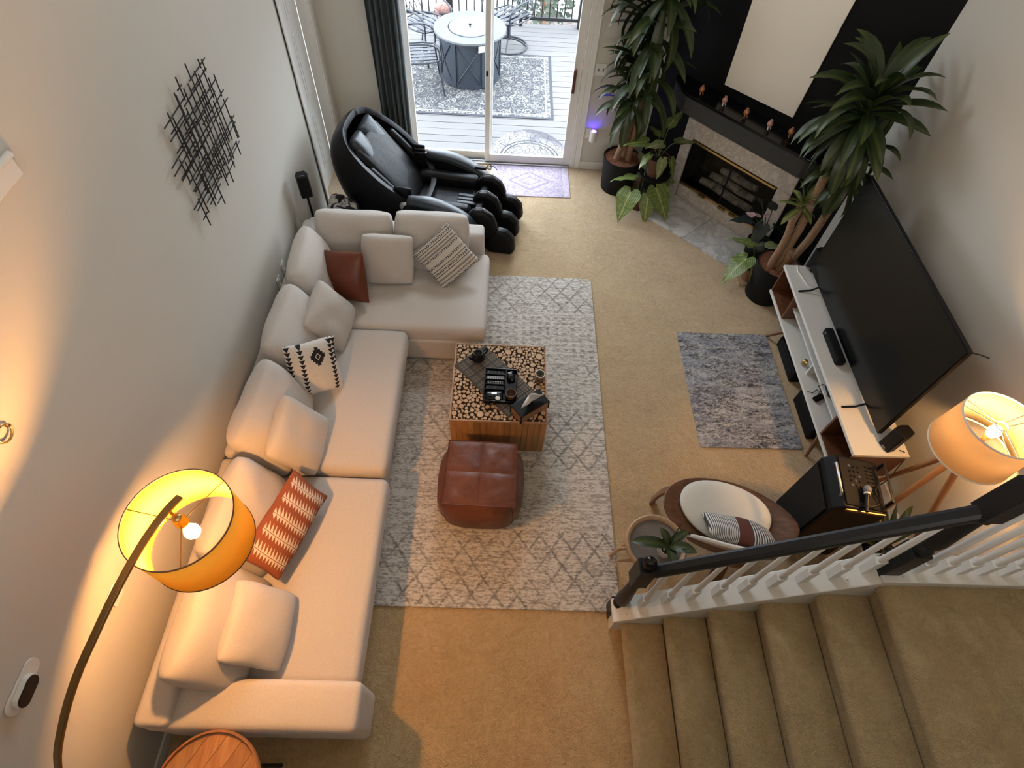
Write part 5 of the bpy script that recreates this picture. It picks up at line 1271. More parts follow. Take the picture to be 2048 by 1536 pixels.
for sy in (-1, 1):
    o = mk('head_pillow', MB().softbox((0, 0, 0), 0.34, 0.235, 0.10, 0.045, 0.02, 0.010, 33 + sy), M['pu_slate'], mc, world=False, smooth=180)
    o.matrix_basis = Matrix.Translation((-0.60, sy * 0.125, 0.86)) @ Matrix.Rotation(math.radians(52), 4, 'Y') @ Matrix.Rotation(sy * 0.12, 4, 'X')
    o = mk('side_lining', MB().softbox((0, 0, 0), 0.42, 0.08, 0.22, 0.038, 0.0, 0.006, 35 + sy), M['pu_black'], mc, world=False, smooth=180)
    o.matrix_basis = Matrix.Translation((-0.40, sy * 0.325, 0.62)) @ Matrix.Rotation(math.radians(42), 4, 'Y')
    for k in range(3):
        mk('shoulder_ridge', MB().softbox((-0.20 + 0.012 * k, sy * (0.345 - 0.028 * k), 0.60 - 0.012 * k), 0.13, 0.032, 0.17 - 0.02 * k, 0.015, n=3), M['pu_black'], mc, world=False, smooth=180)
    # arm rest: long sloping pad on a curved side panel
    prof = [(-0.30, 0.02), (0.62, 0.02), (0.66, 0.10), (0.62, 0.24), (0.50, 0.40), (0.30, 0.51), (0.10, 0.565), (-0.10, 0.575), (-0.16, 0.54), (-0.22, 0.42), (-0.30, 0.36)]
    o = mk('side_panel', MB().prism(prof, (0, sy * 0.375 - 0.055, 0), (1, 0, 0), (0, 0, 1), (0, 0.11, 0)), M['satin_black'], mc, world=False, bevel=0.022, seg=3, smooth=40)
    top = [(-0.13, 0.585), (0.10, 0.585), (0.31, 0.53), (0.51, 0.42), (0.63, 0.26)]
    pts = smooth_pts([(x, sy * 0.375, z) for x, z in top], 4); vs = []; fs = []
    for i, q in enumerate(pts):
        w = 0.068 if 2 < i < len(pts) - 2 else (0.055 if i in (1, 2, len(pts) - 2) else 0.04)
        for (dy, dz) in ((-1, -0.02), (-1, 0.010), (-0.7, 0.024), (0, 0.030), (0.7, 0.024), (1, 0.010), (1, -0.02)): vs.append((q.x + dz * 0.3, q.y + dy * w, q.z + dz))
    for i in range(len(pts) - 1):
        for k in range(7): fs.append((i * 7 + k, i * 7 + (k + 1) % 7, i * 7 + 7 + (k + 1) % 7, i * 7 + 7 + k))
    L = (len(pts) - 1) * 7; fs += [tuple(range(7)), tuple(L + 6 - k for k in range(7))]
    mk('armrest_pad', MB().add(vs, fs), M['pu_slate'], mc, world=False, smooth=60)
    mk('hinge_cover', MB().lathe([(0.05, 0), (0.05, 0.012), (0.035, 0.018), (0.002, 0.018)], 18, (-0.16, sy * 0.40, 0.52), (0, sy, 0)), M['silver'], mc, world=False, smooth=50)
    pts = smooth_pts([(-0.78, sy * 0.36, 0.26), (-0.55, sy * 0.43, 0.18), (-0.30, sy * 0.445, 0.24), (-0.15, sy * 0.44, 0.40)], 4)
    mk('trim_band', MB().tube(pts, [0.016] * len(pts), 6), M['gray_plastic'], mc, world=False, smooth=60)
mk('seat', MB().softbox((0.12, 0, 0.30), 0.72, 0.60, 0.16, 0.05, 0.0, 0.006, 41), M['pu_black'], mc, world=False, smooth=180)
for sy in (-1, 1): mk('seat_bolster', MB().softbox((0.14, sy * 0.235, 0.42), 0.66, 0.13, 0.14, 0.05, 0, 0.004, 42), M['pu_black'], mc, world=False, smooth=180)
for k in (-1, 0, 1): mk('seat_channel', MB().softbox((0.40, k * 0.055, 0.385), 0.22, 0.045, 0.02, 0.009, n=2), M['pu_slate'], mc, world=False, smooth=180)
mk('base', MB().bx(-0.55, 0.45, -0.33, 0.33, 0.0, 0.12), M['satin_black'], mc, world=False, bevel=0.02)
mk('leg_rest', MB().prism([(0.50, 0.40), (0.58, 0.43), (0.72, 0.20), (0.86, 0.16), (0.92, 0.10), (0.90, 0.02), (0.64, 0.02), (0.50, 0.20)], (0, -0.27, 0), (1, 0, 0), (0, 0, 1), (0, 0.54, 0)), M['pu_black'], mc, world=False, bevel=0.02, smooth=40)
for y in (-0.265, 0.0, 0.265):
    calf = [(0.46, 0.30), (0.47, 0.42), (0.53, 0.49), (0.62, 0.50), (0.72, 0.44), (0.78, 0.33), (0.76, 0.24), (0.66, 0.17)]
    mk('calf_ridge', MB().prism(calf, (0, y - 0.048, 0), (1, 0, 0), (0, 0, 1), (0, 0.096, 0)), M['pu_black'], mc, world=False, bevel=0.032, seg=4, smooth=60)
    foot = [(0.66, 0.10), (0.70, 0.24), (0.78, 0.30), (0.88, 0.28), (0.96, 0.20), (0.98, 0.09), (0.95, 0.02), (0.68, 0.02)]
    mk('foot_ridge', MB().prism(foot, (0, y - 0.052, 0), (1, 0, 0), (0, 0, 1), (0, 0.104, 0)), M['pu_black'], mc, world=False, bevel=0.032, seg=4, smooth=60)
    mk('ridge_piping', MB().tube(smooth_pts([(0.455, y, 0.33), (0.468, y, 0.425), (0.53, y, 0.497), (0.62, y, 0.506), (0.725, y, 0.445)], 3), 0.005, 6), M['gray_plastic'], mc, world=False, smooth=60)
t = thing('chair_remote', 'small black remote on a coiled cord on the far arm of the massage chair', 'remote', (-0.24, 5.05, 0.52), -0.2)
mk('case', MB().softbox((0, 0, 0.014), 0.12, 0.05, 0.025, 0.01, n=2), M['satin_black'], t, world=False, smooth=180)
mk('cord', MB().tube(smooth_pts([(0.05, 0.0, 0.02), (0.09, 0.03, 0.05), (0.11, -0.02, 0.03), (0.07, -0.04, 0.05), (0.12, 0.02, 0.04), (0.16, 0.05, -0.02)]), 0.004, 6), M['satin_black'], t, world=False, smooth=60)

# ------------------------------------------------------------------ throw basket behind the chaise, speaker on a pole
m = Mt('black_white_fleece', (0.5, 0.5, 0.5), 0.95)
n1 = m.noise(9, 3, 0.6, dist=0.5); n2 = m.noise(70, 2)
m.col(m.mix(((n1 - 0.47) * 14 + n2 * 0.4).clamp(), (0.02, 0.02, 0.026), (0.66, 0.64, 0.62))); m.nb(90, 0.7, 0.01); M['fleece'] = m
t = thing('throw_basket', 'round woven basket behind the chaise holding a blanket', 'basket', (-1.50, 4.40, 0.001))
mk('basket', MB().lathe([(0.13, 0), (0.155, 0.12), (0.16, 0.28), (0.15, 0.37), (0.14, 0.37), (0.14, 0.10), (0.002, 0.06)], 32), Mt('dark_weave', (0.05, 0.045, 0.04), 0.9).nb(60, 0.8, 0.01), t, world=False, smooth=50)
mk('rim', MB().lathe([(0.138, 0.362), (0.158, 0.362), (0.160, 0.378), (0.140, 0.38), (0.138, 0.362)], 32, close=False), M['fleece'], t, world=False, smooth=50)
t = thing('fleece_throw', 'black and white fleece blanket bundled in the basket behind the chaise', 'blanket', (-1.50, 4.40, 0.385))
for i, (x, y, z, s) in enumerate(((0, 0, 0.06, 0.125), (-0.05, 0.05, 0.12, 0.08), (0.055, -0.02, 0.12, 0.085), (-0.04, -0.06, 0.11, 0.075))):
    mk('fold', MB().softbox((x, y, z), s * 2, s * 1.9, s * 1.3, s * 0.62, 0.02, 0.03, 50 + i, 6), M['fleece'], t, world=False, smooth=180)
t = thing('pole_speaker', 'small black speaker on a thin pole in the sofa corner by the wall', 'speaker', (-1.70, 4.155, 0.001), 0.4)
mk('foot_plate', MB().lathe([(0.10, 0), (0.10, 0.012), (0.09, 0.018), (0.002, 0.018)], 24), M['satin_black'], t, world=False, smooth=50)
mk('pole', MB().tube([(0, 0, 0.015), (0, 0, 0.80)], 0.011, 10), M['satin_black'], t, world=False, smooth=50)
pr = [(-0.045, -0.05), (0.045, -0.05), (0.052, 0.0), (0.034, 0.045), (-0.034, 0.045), (-0.052, 0.0)]
mk('cabinet', MB().prism(pr, (0, 0, 0.80), (1, 0, 0), (0, 1, 0), (0, 0, 0.205)), M['satin_black'], t, world=False, bevel=0.006)
mk('top_badge', MB().bx(-0.018, 0.018, -0.03, -0.022, 1.0045, 1.0065), M['gray_plastic'], t, world=False)

# ------------------------------------------------------------------ on the walls
wa = thing('wall_art', 'diamond shaped black metal rod sculpture on the long wall', 'wall art', (XL + 0.01, 3.13, 1.93))
VR = [(3.228,2.343,3.238,2.261),(3.07,2.344,3.101,2.218),(2.992,2.281,3.045,1.986),(2.844,2.267,2.897,1.917),(2.887,2.222,2.91,1.992),(3.382,2.294,3.392,2.244),(3.428,2.273,3.429,2.205),(3.286,2.27,3.312,2.038),(3.312,2.237,3.344,2.009),(3.383,2.228,3.415,2.058),(3.505,2.15,3.503,2.014),(3.452,2.17,3.398,1.764),(3.503,1.995,3.511,1.727),(3.542,1.873,3.509,1.724),(3.235,2.256,3.245,1.992),(3.051,2.185,3.07,1.902),(3.044,2.124,3.088,1.826),(3.104,2.266,3.128,2.104),(3.398,2.052,3.357,1.782),(3.352,1.929,3.354,1.674),(3.477,1.731,3.447,1.639),(3.35,1.745,3.295,1.635),(3.157,1.873,3.152,1.613),(3.164,1.832,3.142,1.646),(3.252,1.767,3.218,1.583),(2.953,1.929,2.953,1.659),(2.779,2.049,2.787,1.909),(2.826,2.01,2.823,1.664),(3.064,1.906,2.997,1.567),(2.782,1.797,2.78,1.602),(2.922,1.861,2.923,1.634),(2.953,2.143,2.995,1.928)]
HR = [(2.799,2.219,3.141,2.226),(2.836,2.172,3.04,2.167),(2.798,2.149,3.071,2.146),(2.804,2.075,3.119,2.072),(2.699,2.048,3.039,2.056),(2.687,2.017,3.037,2.006),(2.734,1.966,3.036,1.954),(2.736,1.945,3.184,1.952),(2.78,1.894,3.081,1.894),(2.788,1.845,3.086,1.835),(2.802,1.831,3.102,1.821),(3.066,2.279,3.126,2.283),(3.064,2.187,3.335,2.198),(3.228,2.249,3.488,2.254),(3.197,2.216,3.461,2.196),(3.135,2.109,3.527,2.114),(3.176,2.017,3.57,2.022),(3.305,1.978,3.584,1.942),(3.128,1.879,3.587,1.806),(3.183,1.812,3.568,1.8),(3.276,1.687,3.527,1.699),(3.314,1.708,3.489,1.724),(3.183,1.652,3.354,1.656),(2.908,1.798,3.127,1.775),(2.947,1.786,3.215,1.749),(2.99,1.738,3.219,1.713),(2.711,1.773,2.937,1.768),(2.74,1.747,2.967,1.738),(2.867,1.711,3.123,1.694),(2.888,1.674,3.095,1.671),(2.969,1.616,3.043,1.618),(2.751,1.669,2.822,1.665),(2.951,2.095,3.118,2.087),(2.96,1.943,3.265,1.964),(3.104,2.06,3.264,2.053)]
VR += [(3.01, 2.30, 3.01, 1.80), (3.075, 2.10, 3.075, 1.72), (3.12, 2.20, 3.12, 1.70), (3.18, 2.26, 3.18, 1.66), (3.215, 2.05, 3.215, 1.72), (3.27, 2.14, 3.27, 1.70), (3.325, 2.02, 3.325, 1.72), (2.91, 2.16, 2.91, 1.74)]
HR += [(2.86, 1.87, 3.34, 1.87), (2.95, 1.985, 3.42, 1.985), (3.0, 2.07, 3.46, 2.07), (2.98, 2.13, 3.36, 2.13), (3.0, 1.825, 3.42, 1.825), (2.90, 1.765, 3.30, 1.765)]
for L, xo in ((VR, 0.036), (HR, 0.027)):
    for (ya, za, yb, zb) in L:
        if L is VR: ya = yb = (ya + yb) / 2
        else: za = zb = (za + zb) / 2
        mk('rod', MB().tube([(XL + xo, ya, za), (XL + xo, yb, zb)], 0.0039, 6), M['metal_black'], wa)
for y, z in ((2.90, 2.05), (3.35, 2.05), (3.05, 1.70)): mk('wall_stud', MB().tube([(XL + 0.001, y, z), (XL + 0.026, y, z)], 0.004, 6), M['metal_black'], wa)
def plate(name, lab, cat, p, wdir, n, w, h, parts):
    """wall plate: centre p on the wall, wdir along the wall, n out of it"""
    t = thing(name, lab, cat, p); p = Vector(p); wv = Vector(wdir); nv = Vector(n); up = Vector((0, 0, 1))
    mk('plate', MB().obx(p + nv * 0.004, wv, nv, up, w, 0.007, h), M['whiteplastic'], t, bevel=0.002)
    for nm, dx, dz, pw, ph, d, mt_ in parts: mk(nm, MB().obx(p + wv * dx + up * dz + nv * (0.0075 + d / 2), wv, nv, up, pw, d, ph), mt_, t, bevel=0.001)
    return t
plate('light_switch', 'white double light switch right of the glass door', 'switch', (0.928, YB, 1.128), (1, 0, 0), (0, -1, 0), 0.118, 0.118,
      [('toggle', -0.024, 0, 0.012, 0.026, 0.010, M['gray_plastic']), ('toggle', 0.024, 0, 0.012, 0.026, 0.010, M['gray_plastic'])])
plate('wall_plate', 'white switch plate behind the arc lamp arm', 'switch', (XL, 0.725, 1.045), (0, 1, 0), (1, 0, 0), 0.082, 0.105, [('rocker', 0, 0, 0.034, 0.066, 0.004, M['whiteplastic'])])
for y, z, lab in ((3.52, 0.66, 'white outlet plate low on the wall behind the middle section'), (4.06, 0.66, 'white outlet plate low on the wall by the pole speaker'), (3.36, 0.64, 'second white outlet plate low on the wall behind the middle section')):
    plate('wall_outlet', lab, 'outlet', (XL, y, z - 0.11), (0, 1, 0), (1, 0, 0), 0.075, 0.115, [('socket', 0, 0.025, 0.03, 0.026, 0.003, M['whiteplastic']), ('socket', 0, -0.025, 0.03, 0.026, 0.003, M['whiteplastic'])])
# plug-in night light with a blue glow
t = thing('night_light', 'white plug-in night light glowing blue on the wall right of the glass door', 'night light', (0.945, YB, 0.40))
mk('outlet_plate', MB().bx(0.875, 0.945, YB - 0.007, YB, 0.385, 0.50), M['whiteplastic'], t, bevel=0.002)
mk('body', MB().lathe([(0.034, 0.375), (0.040, 0.385), (0.040, 0.485), (0.036, 0.495), (0.030, 0.495), (0.030, 0.475), (0.002, 0.475)], 24, (0.955, YB - 0.05, 0)), M['whiteplastic'], t, smooth=50)
mb_ = Mt('blue_led', (0.05, 0.03, 0.5), 0.5); mb_.emit((0.06, 0.012, 1.0), 60)
mk('led', MB().lathe([(0.022, 0.477), (0.018, 0.492), (0.002, 0.498)], 16, (0.955, YB - 0.034, 0)), mb_, t, smooth=60)
# thermostat
t = thing('thermostat', 'white oblong wall plate with a rounded black faced thermostat', 'thermostat', (XL, 0.285, 1.39))
def stadium(y0, y1, z0, z1, r, n=8):
    out = []
    for cy, cz, a0 in ((y1 - r, z0 + r, -90), (y1 - r, z1 - r, 0), (y0 + r, z1 - r, 90), (y0 + r, z0 + r, 180)):
        for k in range(n + 1): a = math.radians(a0 + 90 * k / n); out.append((cy + r * math.cos(a), cz + r * math.sin(a)))
    return out
mk('plate', MB().prism(stadium(0.185, 0.392, 1.35, 1.435, 0.036), (XL + 0.001, 0, 0), (0, 1, 0), (0, 0, 1), (0.008, 0, 0)), M['whiteplastic'], t, bevel=0.003)
mk('body', MB().prism(stadium(0.212, 0.337, 1.350, 1.424, 0.034), (XL + 0.009, 0, 0), (0, 1, 0), (0, 0, 1), (0.022, 0, 0)), M['whiteplastic'], t, bevel=0.003)
mk('face', MB().prism(stadium(0.216, 0.333, 1.354, 1.420, 0.031), (XL + 0.031, 0, 0), (0, 1, 0), (0, 0, 1), (0.004, 0, 0)), M['satin_black'], t, bevel=0.0015)
# ring hook and ledge at the near end of the wall
t = thing('ring_hook', 'small brass ring on the long wall above the arc lamp', 'hook', (XL, 1.035, 2.08))
pts = [(XL + 0.012, 1.035 + 0.034 * math.cos(a * PI / 12), 2.08 + 0.034 * math.sin(a * PI / 12)) for a in range(25)]
mk('ring', MB().tube(pts, 0.0045, 8, caps=False), M['brass'], t, smooth=60)
mk('screw', MB().lathe([(0.007, 0), (0.007, 0.014), (0.004, 0.018), (0.001, 0.018)], 10, (XL + 0.001, 1.069, 2.083), (1, 0, 0)), M['clay'], t, smooth=50)
t = thing('wall_ledge', 'end of a white moulded ledge high on the long wall', 'ledge', (XL, 1.45, 2.66))
mk('board', MB().bx(XL + 0.001, XL + 0.028, 1.0, 1.846, 2.615, 2.69), M['white'], t, bevel=0.006)
mk('top_bead', MB().tube([(XL + 0.03, 1.0, 2.70), (XL + 0.03, 1.842, 2.70)], 0.014, 10), M['white'], t, smooth=60)
# curtain
m = Mt('slate_curtain', (0.060, 0.076, 0.086), 0.85); m.nb(200, 0.15, 0.002, (1, 1, 0.2))
t = thing('curtain', 'long dark slate curtain gathered beside the glass door', 'curtain', (-1.19, 5.85, 0.03))
def drape(x0, x1, y, amp, waves, z0, z1, n=72):
    vs = []; fs = []
    for j in range(7):
        z = z0 + (z1 - z0) * j / 6
        for i in range(n + 1):
            u = i / n; k = 1 - 0.25 * j / 6
            x = x0 + (x1 - x0) * u + 0.006 * math.sin(u * 23 + j); vs.append((x, y + amp * k * math.sin(u * waves * 2 * PI + 0.25 * math.sin(j * 1.3)), z))
    for j in range(6):
        for i in range(n): fs.append((j * (n + 1) + i, j * (n + 1) + i + 1, (j + 1) * (n + 1) + i + 1, (j + 1) * (n + 1) + i))
    return MB().add(vs, fs)
o = mk('drape', drape(-1.33, -1.06, 5.82, 0.034, 5, 0.03, 2.32), m, t, smooth=180); s_ = o.modifiers.new('cloth', 'SOLIDIFY'); s_.thickness = 0.003
m = Mt('gray_blue_lining', (0.27, 0.31, 0.34), 0.85); m.nb(200, 0.15, 0.002)
o = mk('lining', drape(-1.07, -1.02, 5.835, 0.022, 1, 0.03, 2.32, 16), m, t, label='paler blue gray lining edge', smooth=180); s_ = o.modifiers.new('cloth', 'SOLIDIFY'); s_.thickness = 0.003
mk('rod', MB().tube([(-1.5, 5.83, 2.35), (1.2, 5.83, 2.35)], 0.014, 10), M['metal_black'], t, smooth=50)

# ------------------------------------------------------------------ round acacia side table at the sofa arm
t = thing('side_table', 'round acacia side table with raised rim beside the low sofa arm', 'table', (-1.325, -0.045, 0.001))
n_ = 6
for i in range(n_):
    a0 = -0.24 + 0.48 * i / n_; a1 = -0.24 + 0.48 * (i + 1) / n_; poly = []
    for k in range(9):
        x = a0 + 0.001 + (a1 - a0 - 0.002) * k / 8; poly.append((x, -math.sqrt(max(0, 0.2405 ** 2 - x * x))))
    for k in range(9):
        x = a1 - 0.001 - (a1 - a0 - 0.002) * k / 8; poly.append((x, math.sqrt(max(0, 0.2405 ** 2 - x * x))))
    q = [(poly[j]) for j in range(len(poly)) if j == 0 or (Vector(poly[j]) - Vector(poly[j - 1])).length > 1e-4]
    c, s = math.cos(-0.5), math.sin(-0.5); q = [(x * c - y * s, x * s + y * c) for x, y in q]
    mk('plank', MB().prism(q, (0, 0, 0.535), (1, 0, 0), (0, 1, 0), (0, 0, 0.018)), wood('acacia_board', (0.24 + 0.03 * (i % 3), 0.105, 0.038), (0.50 + 0.04 * (i % 2), 0.27, 0.115), 0.42, 1, 9 + i), t, world=False)
mk('rim', MB().lathe([(0.240, 0.53), (0.252, 0.53), (0.256, 0.56), (0.252, 0.572), (0.243, 0.572), (0.240, 0.558), (0.240, 0.53)], 56, close=False), M['acacia_rim'], t, world=False, smooth=50)
for k in range(3):
    a = 0.6 + k * 2.094; mk('leg', MB().tube([(0.17 * math.cos(a), 0.17 * math.sin(a), 0.535), (0.21 * math.cos(a), 0.21 * math.sin(a), 0.0)], [0.014, 0.012], 10), M['metal_black'], t, world=False, smooth=50)
t = thing('wooden_box', 'square wooden box with inset picture tile on the acacia table', 'box', (-1.275, -0.07, 0.556), math.radians(38))
mk('body', MB().bx(-0.085, 0.085, -0.085, 0.085, 0, 0.06), M['acacia_rim'], t, world=False, bevel=0.002)
for q in ((-0.085, 0.085, 0.073, 0.085), (-0.085, 0.085, -0.085, -0.073), (-0.085, -0.073, -0.073, 0.073), (0.073, 0.085, -0.073, 0.073)): mk('lid_frame', MB().bx(q[0], q[1], q[2], q[3], 0.06, 0.066), M['walnut_x'], t, world=False)
m = Mt('landscape_tile', (0.4, 0.3, 0.2), 0.4); x, y, z = m.xyz(); n1 = m.noise(18, 4, 0.6, st=(1, 2.5, 1))
m.col(m.mix(((y * 6 + n1 - 0.35) * 4).clamp(), (0.25, 0.115, 0.05), (0.50, 0.42, 0.30))); mk('tile', MB().bx(-0.073, 0.073, -0.073, 0.073, 0.06, 0.0635), m, t, world=False)

# ------------------------------------------------------------------ the deck outside
dk = thing('deck', 'gray wooden deck of long boards outside the glass door', 'deck', (0, 8.0, -0.13))
m = Mt('weathered_deck_board', (0.40, 0.38, 0.37), 0.8)
n = m.noise(5, 4, 0.6, st=(0.5, 9, 9)); m.col(m.mix(n, m.rnd_var((0.065, 0.0614, 0.0624), (0.0806, 0.0759, 0.077)), (0.104, 0.0988, 0.0988))); m.bump(m.noise(22, 2, st=(0.3, 9, 9)), 0.3, 0.003); M['deckw'] = m
pb = None
for i in range(26):
    if pb is None: pb = mk('deck_board', MB().bx(-3.4, 3.4, -0.0675, 0.0675, 0, 0.03), m, dk, world=False); o = pb
    else: o = copy_part(pb, dk)
    o.location = (rnd.uniform(-0.02, 0.02), 6.11 + 0.143 * i - 8.0, rnd.uniform(-0.0015, 0.0015))
mk('under_frame', MB().bx(-3.4, 3.4, 6.05, 9.8, -0.30, -0.14), M['matte_black'], dk)
struct('trim_3', MB().bx(-1.12, 0.82, 6.02, 6.10, -0.14, -0.005), M['silver'])
m = Mt('damask_deck_rug', (0.3, 0.3, 0.3), 0.9)
x, y, z = m.xyz()
v1 = m.vor(6.5); v2 = m.noise(9, 2, 0.55, dist=2.4); v3 = m.vor(20)
ex = x.abs(); ey = y.abs()
sc = ((v2 - 0.5).abs().lt(0.028)) + v1.inside(0.24, 0.30) + v1.lt(0.10) + v3.lt(0.11) * (v1.gt(0.36))
inb = ex.lt(1.0) * ey.lt(0.74)
bord = (1 - inb) * ((m.vor(14).lt(0.30)) + ((m.noise(18, 2, dist=1.5) - 0.5).abs().lt(0.05)))
lineb = ex.inside(1.0, 1.018) * ey.lt(0.76) + ey.inside(0.74, 0.758) * ex.lt(1.018)
k = ((sc.clamp() * inb) + bord.clamp() * ex.lt(1.065) * ey.lt(0.80) + lineb).clamp()
m.col(m.mix(k, (0.0177, 0.0192, 0.025), (0.1404, 0.1362, 0.1248)))
o = rug('deck_rug', -1.60, 0.61, 7.06, 8.74, 0.008, m, 'charcoal deck rug with cream floral scrollwork under the fire table', 0.01); o.location.z = -0.098
m = Mt('half_round_mat_print', (0.5, 0.5, 0.5), 0.9)
x, y, z = m.xyz(); r = (x * x + y * y).sqrt(); v = m.vor(16, feat='DISTANCE_TO_EDGE'); v2 = m.vor(26)
k = (v.lt(0.035) + r.inside(0.30, 0.315) + r.inside(0.345, 0.36) + v2.lt(0.12)).clamp()
gr = ((m.noise(2.2, 1) - 0.5) * 8 + r * 3.0 - 0.9).clamp()
c = m.mix(k, m.mix(gr * x.gt(-0.20), (0.1352, 0.1326, 0.1326), (0.0468, 0.0442, 0.052)), (0.018, 0.018, 0.02)); m.col(c)
poly = [(0.475 * math.cos(PI * k / 24), 0.475 * math.sin(PI * k / 24) * 1.28) for k in range(25)]
o = mk('half_round_mat', MB().prism(poly, (0, 0, 0), (1, 0, 0), (0, 1, 0), (0, 0, 0.009)), m, label='half round patterned mat on the deck at the glass door', cat='mat', world=False, bevel=0.002); o.location = (0.29, 6.20, -0.098)
# fire table
ft = thing('fire_table', 'round charcoal fire table with paneled drum base on the deck rug', 'fire table', (-0.52, 8.07, -0.089))
m = Mt('fire_table_top', (0.036, 0.040, 0.045), 0.6).var(6, 0.25); M['firetop'] = m.nb(50, 0.2, 0.004)
M['firebase'] = Mt('blue_gray_steel', (0.0125, 0.0177, 0.027), 0.55).nb(60, 0.2, 0.003)
mk('top_ring', MB().lathe([(0.29, 0.585), (0.47, 0.585), (0.478, 0.60), (0.47, 0.618), (0.29, 0.618), (0.285, 0.60), (0.29, 0.585)], 56, close=False), M['firetop'], ft, world=False, smooth=50)
o = mk('burner_lid', MB().lathe([(0.278, 0.600), (0.278, 0.622), (0.268, 0.628), (0.002, 0.630)], 56), Mt('pale_lid', (0.058, 0.065, 0.069), 0.5).var(5, 0.12), ft, world=False, smooth=50)
mk('knob', MB().lathe([(0.010, 0.628), (0.010, 0.642), (0.02, 0.648), (0.02, 0.660), (0.004, 0.664)], 14), M['satin_black'], o, world=False, smooth=50)
mk('drum', MB().lathe([(0.385, 0.02), (0.385, 0.59)], 56), M['firebase'], ft, world=False, smooth=50)
for z in (0.03, 0.56): mk('band', MB().lathe([(0.384, z - 0.025), (0.396, z - 0.025), (0.396, z + 0.025), (0.384, z + 0.025)], 56, close=False), M['firebase'], ft, world=False, smooth=50)
for k in range(6):
    a = math.radians(-90 + 30 + 60 * k)
    mk('upright', MB().obx((0.393 * math.cos(a), 0.393 * math.sin(a), 0.30), (math.cos(a), math.sin(a), 0), (-math.sin(a), math.cos(a), 0), (0, 0, 1), 0.03, 0.07, 0.56), M['firebase'], ft, world=False, bevel=0.004)
    for sg in (-1, 1):
        pts = []
        for j in range(9):
            t_ = j / 8; b_ = a + math.radians(6 + 48 * t_); zz = 0.06 + 0.48 * (t_ if sg > 0 else 1 - t_); pts.append((0.391 * math.cos(b_), 0.391 * math.sin(b_), zz))
        mk('cross_brace', MB().tube(pts, 0.009, 6), M['firebase'], ft, world=False)
a = math.radians(-66); mk('label_tag', MB().obx((0.412 * math.cos(a), 0.412 * math.sin(a), 0.52), (-math.sin(a), math.cos(a), 0), (0, 0, 1), (math.cos(a), math.sin(a), 0), 0.085, 0.075, 0.003), M['whiteplastic'], ft, world=False, label='pale hang tag')
# iron chairs
M['iron'] = Mt('blue_black_iron', (0.0182, 0.0208, 0.0286), 0.5, 0.2).nb(80, 0.1, 0.002)
def iron_chair(loc, rot, lab, swivel=False):
    t = thing('patio_chair', lab, 'chair', loc, rot, 'iron chairs around the fire table')
    I = M['iron']
    def tb(nm, pts, r=0.011): return mk(nm, MB().tube(smooth_pts(pts, 3), r, 7), I, t, world=False, smooth=60)
    tb('seat_frame', [(-0.24, -0.23, 0.42), (0.26, -0.24, 0.43), (0.26, 0.24, 0.43), (-0.24, 0.23, 0.42), (-0.24, -0.23, 0.42)])
    for i in range(5): mk('seat_strap', MB().bx(-0.235 + 0.0, 0.25, -0.19 + 0.085 * i, -0.145 + 0.085 * i, 0.424, 0.432), I, t, world=False)
    for i in range(2): mk('seat_strap', MB().bx(-0.10 + 0.2 * i, -0.05 + 0.2 * i, -0.23, 0.23, 0.418, 0.424), I, t, world=False)
    for s in (-1, 1):
        tb('arm', [(-0.25, s * 0.25, 0.64), (-0.05, s * 0.28, 0.66), (0.16, s * 0.28, 0.65), (0.27, s * 0.265, 0.58), (0.28, s * 0.25, 0.44)], 0.012)
        if not swivel:
            tb('leg', [(0.27, s * 0.245, 0.44), (0.29, s * 0.26, 0.22), (0.32, s * 0.275, 0.0)], 0.012); tb('leg', [(-0.24, s * 0.235, 0.42), (-0.27, s * 0.25, 0.2), (-0.32, s * 0.26, 0.0)], 0.012)
    if swivel:
        mk('post', MB().tube([(0, 0, 0.42), (0, 0, 0.10)], 0.03, 10), I, t, world=False)
        tb('base_ring', [(0.28 * math.cos(k * PI / 6), 0.28 * math.sin(k * PI / 6), 0.016) for k in range(13)], 0.014)
        for k in range(4): tb('leg', [(0, 0, 0.12), (0.16 * math.cos(k * PI / 2 + 0.6), 0.16 * math.sin(k * PI / 2 + 0.6), 0.09), (0.28 * math.cos(k * PI / 2 + 0.6), 0.28 * math.sin(k * PI / 2 + 0.6), 0.02)], 0.013)
    tb('back_frame', [(-0.24, -0.235, 0.42), (-0.30, -0.26, 0.75), (-0.36, -0.20, 0.98), (-0.385, 0.0, 1.05), (-0.36, 0.20, 0.98), (-0.30, 0.26, 0.75), (-0.24, 0.235, 0.42)], 0.013)
    for i in range(-3, 4):
        for s in (-1, 1):
            y0 = i * 0.075; y1 = y0 + s * 0.15
            if abs(y1) > 0.24 or abs(y0) > 0.24: continue
            tb('lattice_bar', [(-0.25, y0, 0.47), (-0.31, (y0 + y1) / 2, 0.72), (-0.355, y1 * 0.9, 0.94)], 0.006)
    return t
iron_chair((-1.20, 7.70, -0.089), math.radians(12), 'iron patio chair with strap seat nearest the curtain')
iron_chair((-1.20, 8.62, -0.098), math.radians(-38), 'iron patio chair with lattice back behind the fire table, curtain side')
iron_chair((-0.02, 8.98, -0.098), math.radians(230), 'iron swivel patio chair half hidden behind the door stile', True)
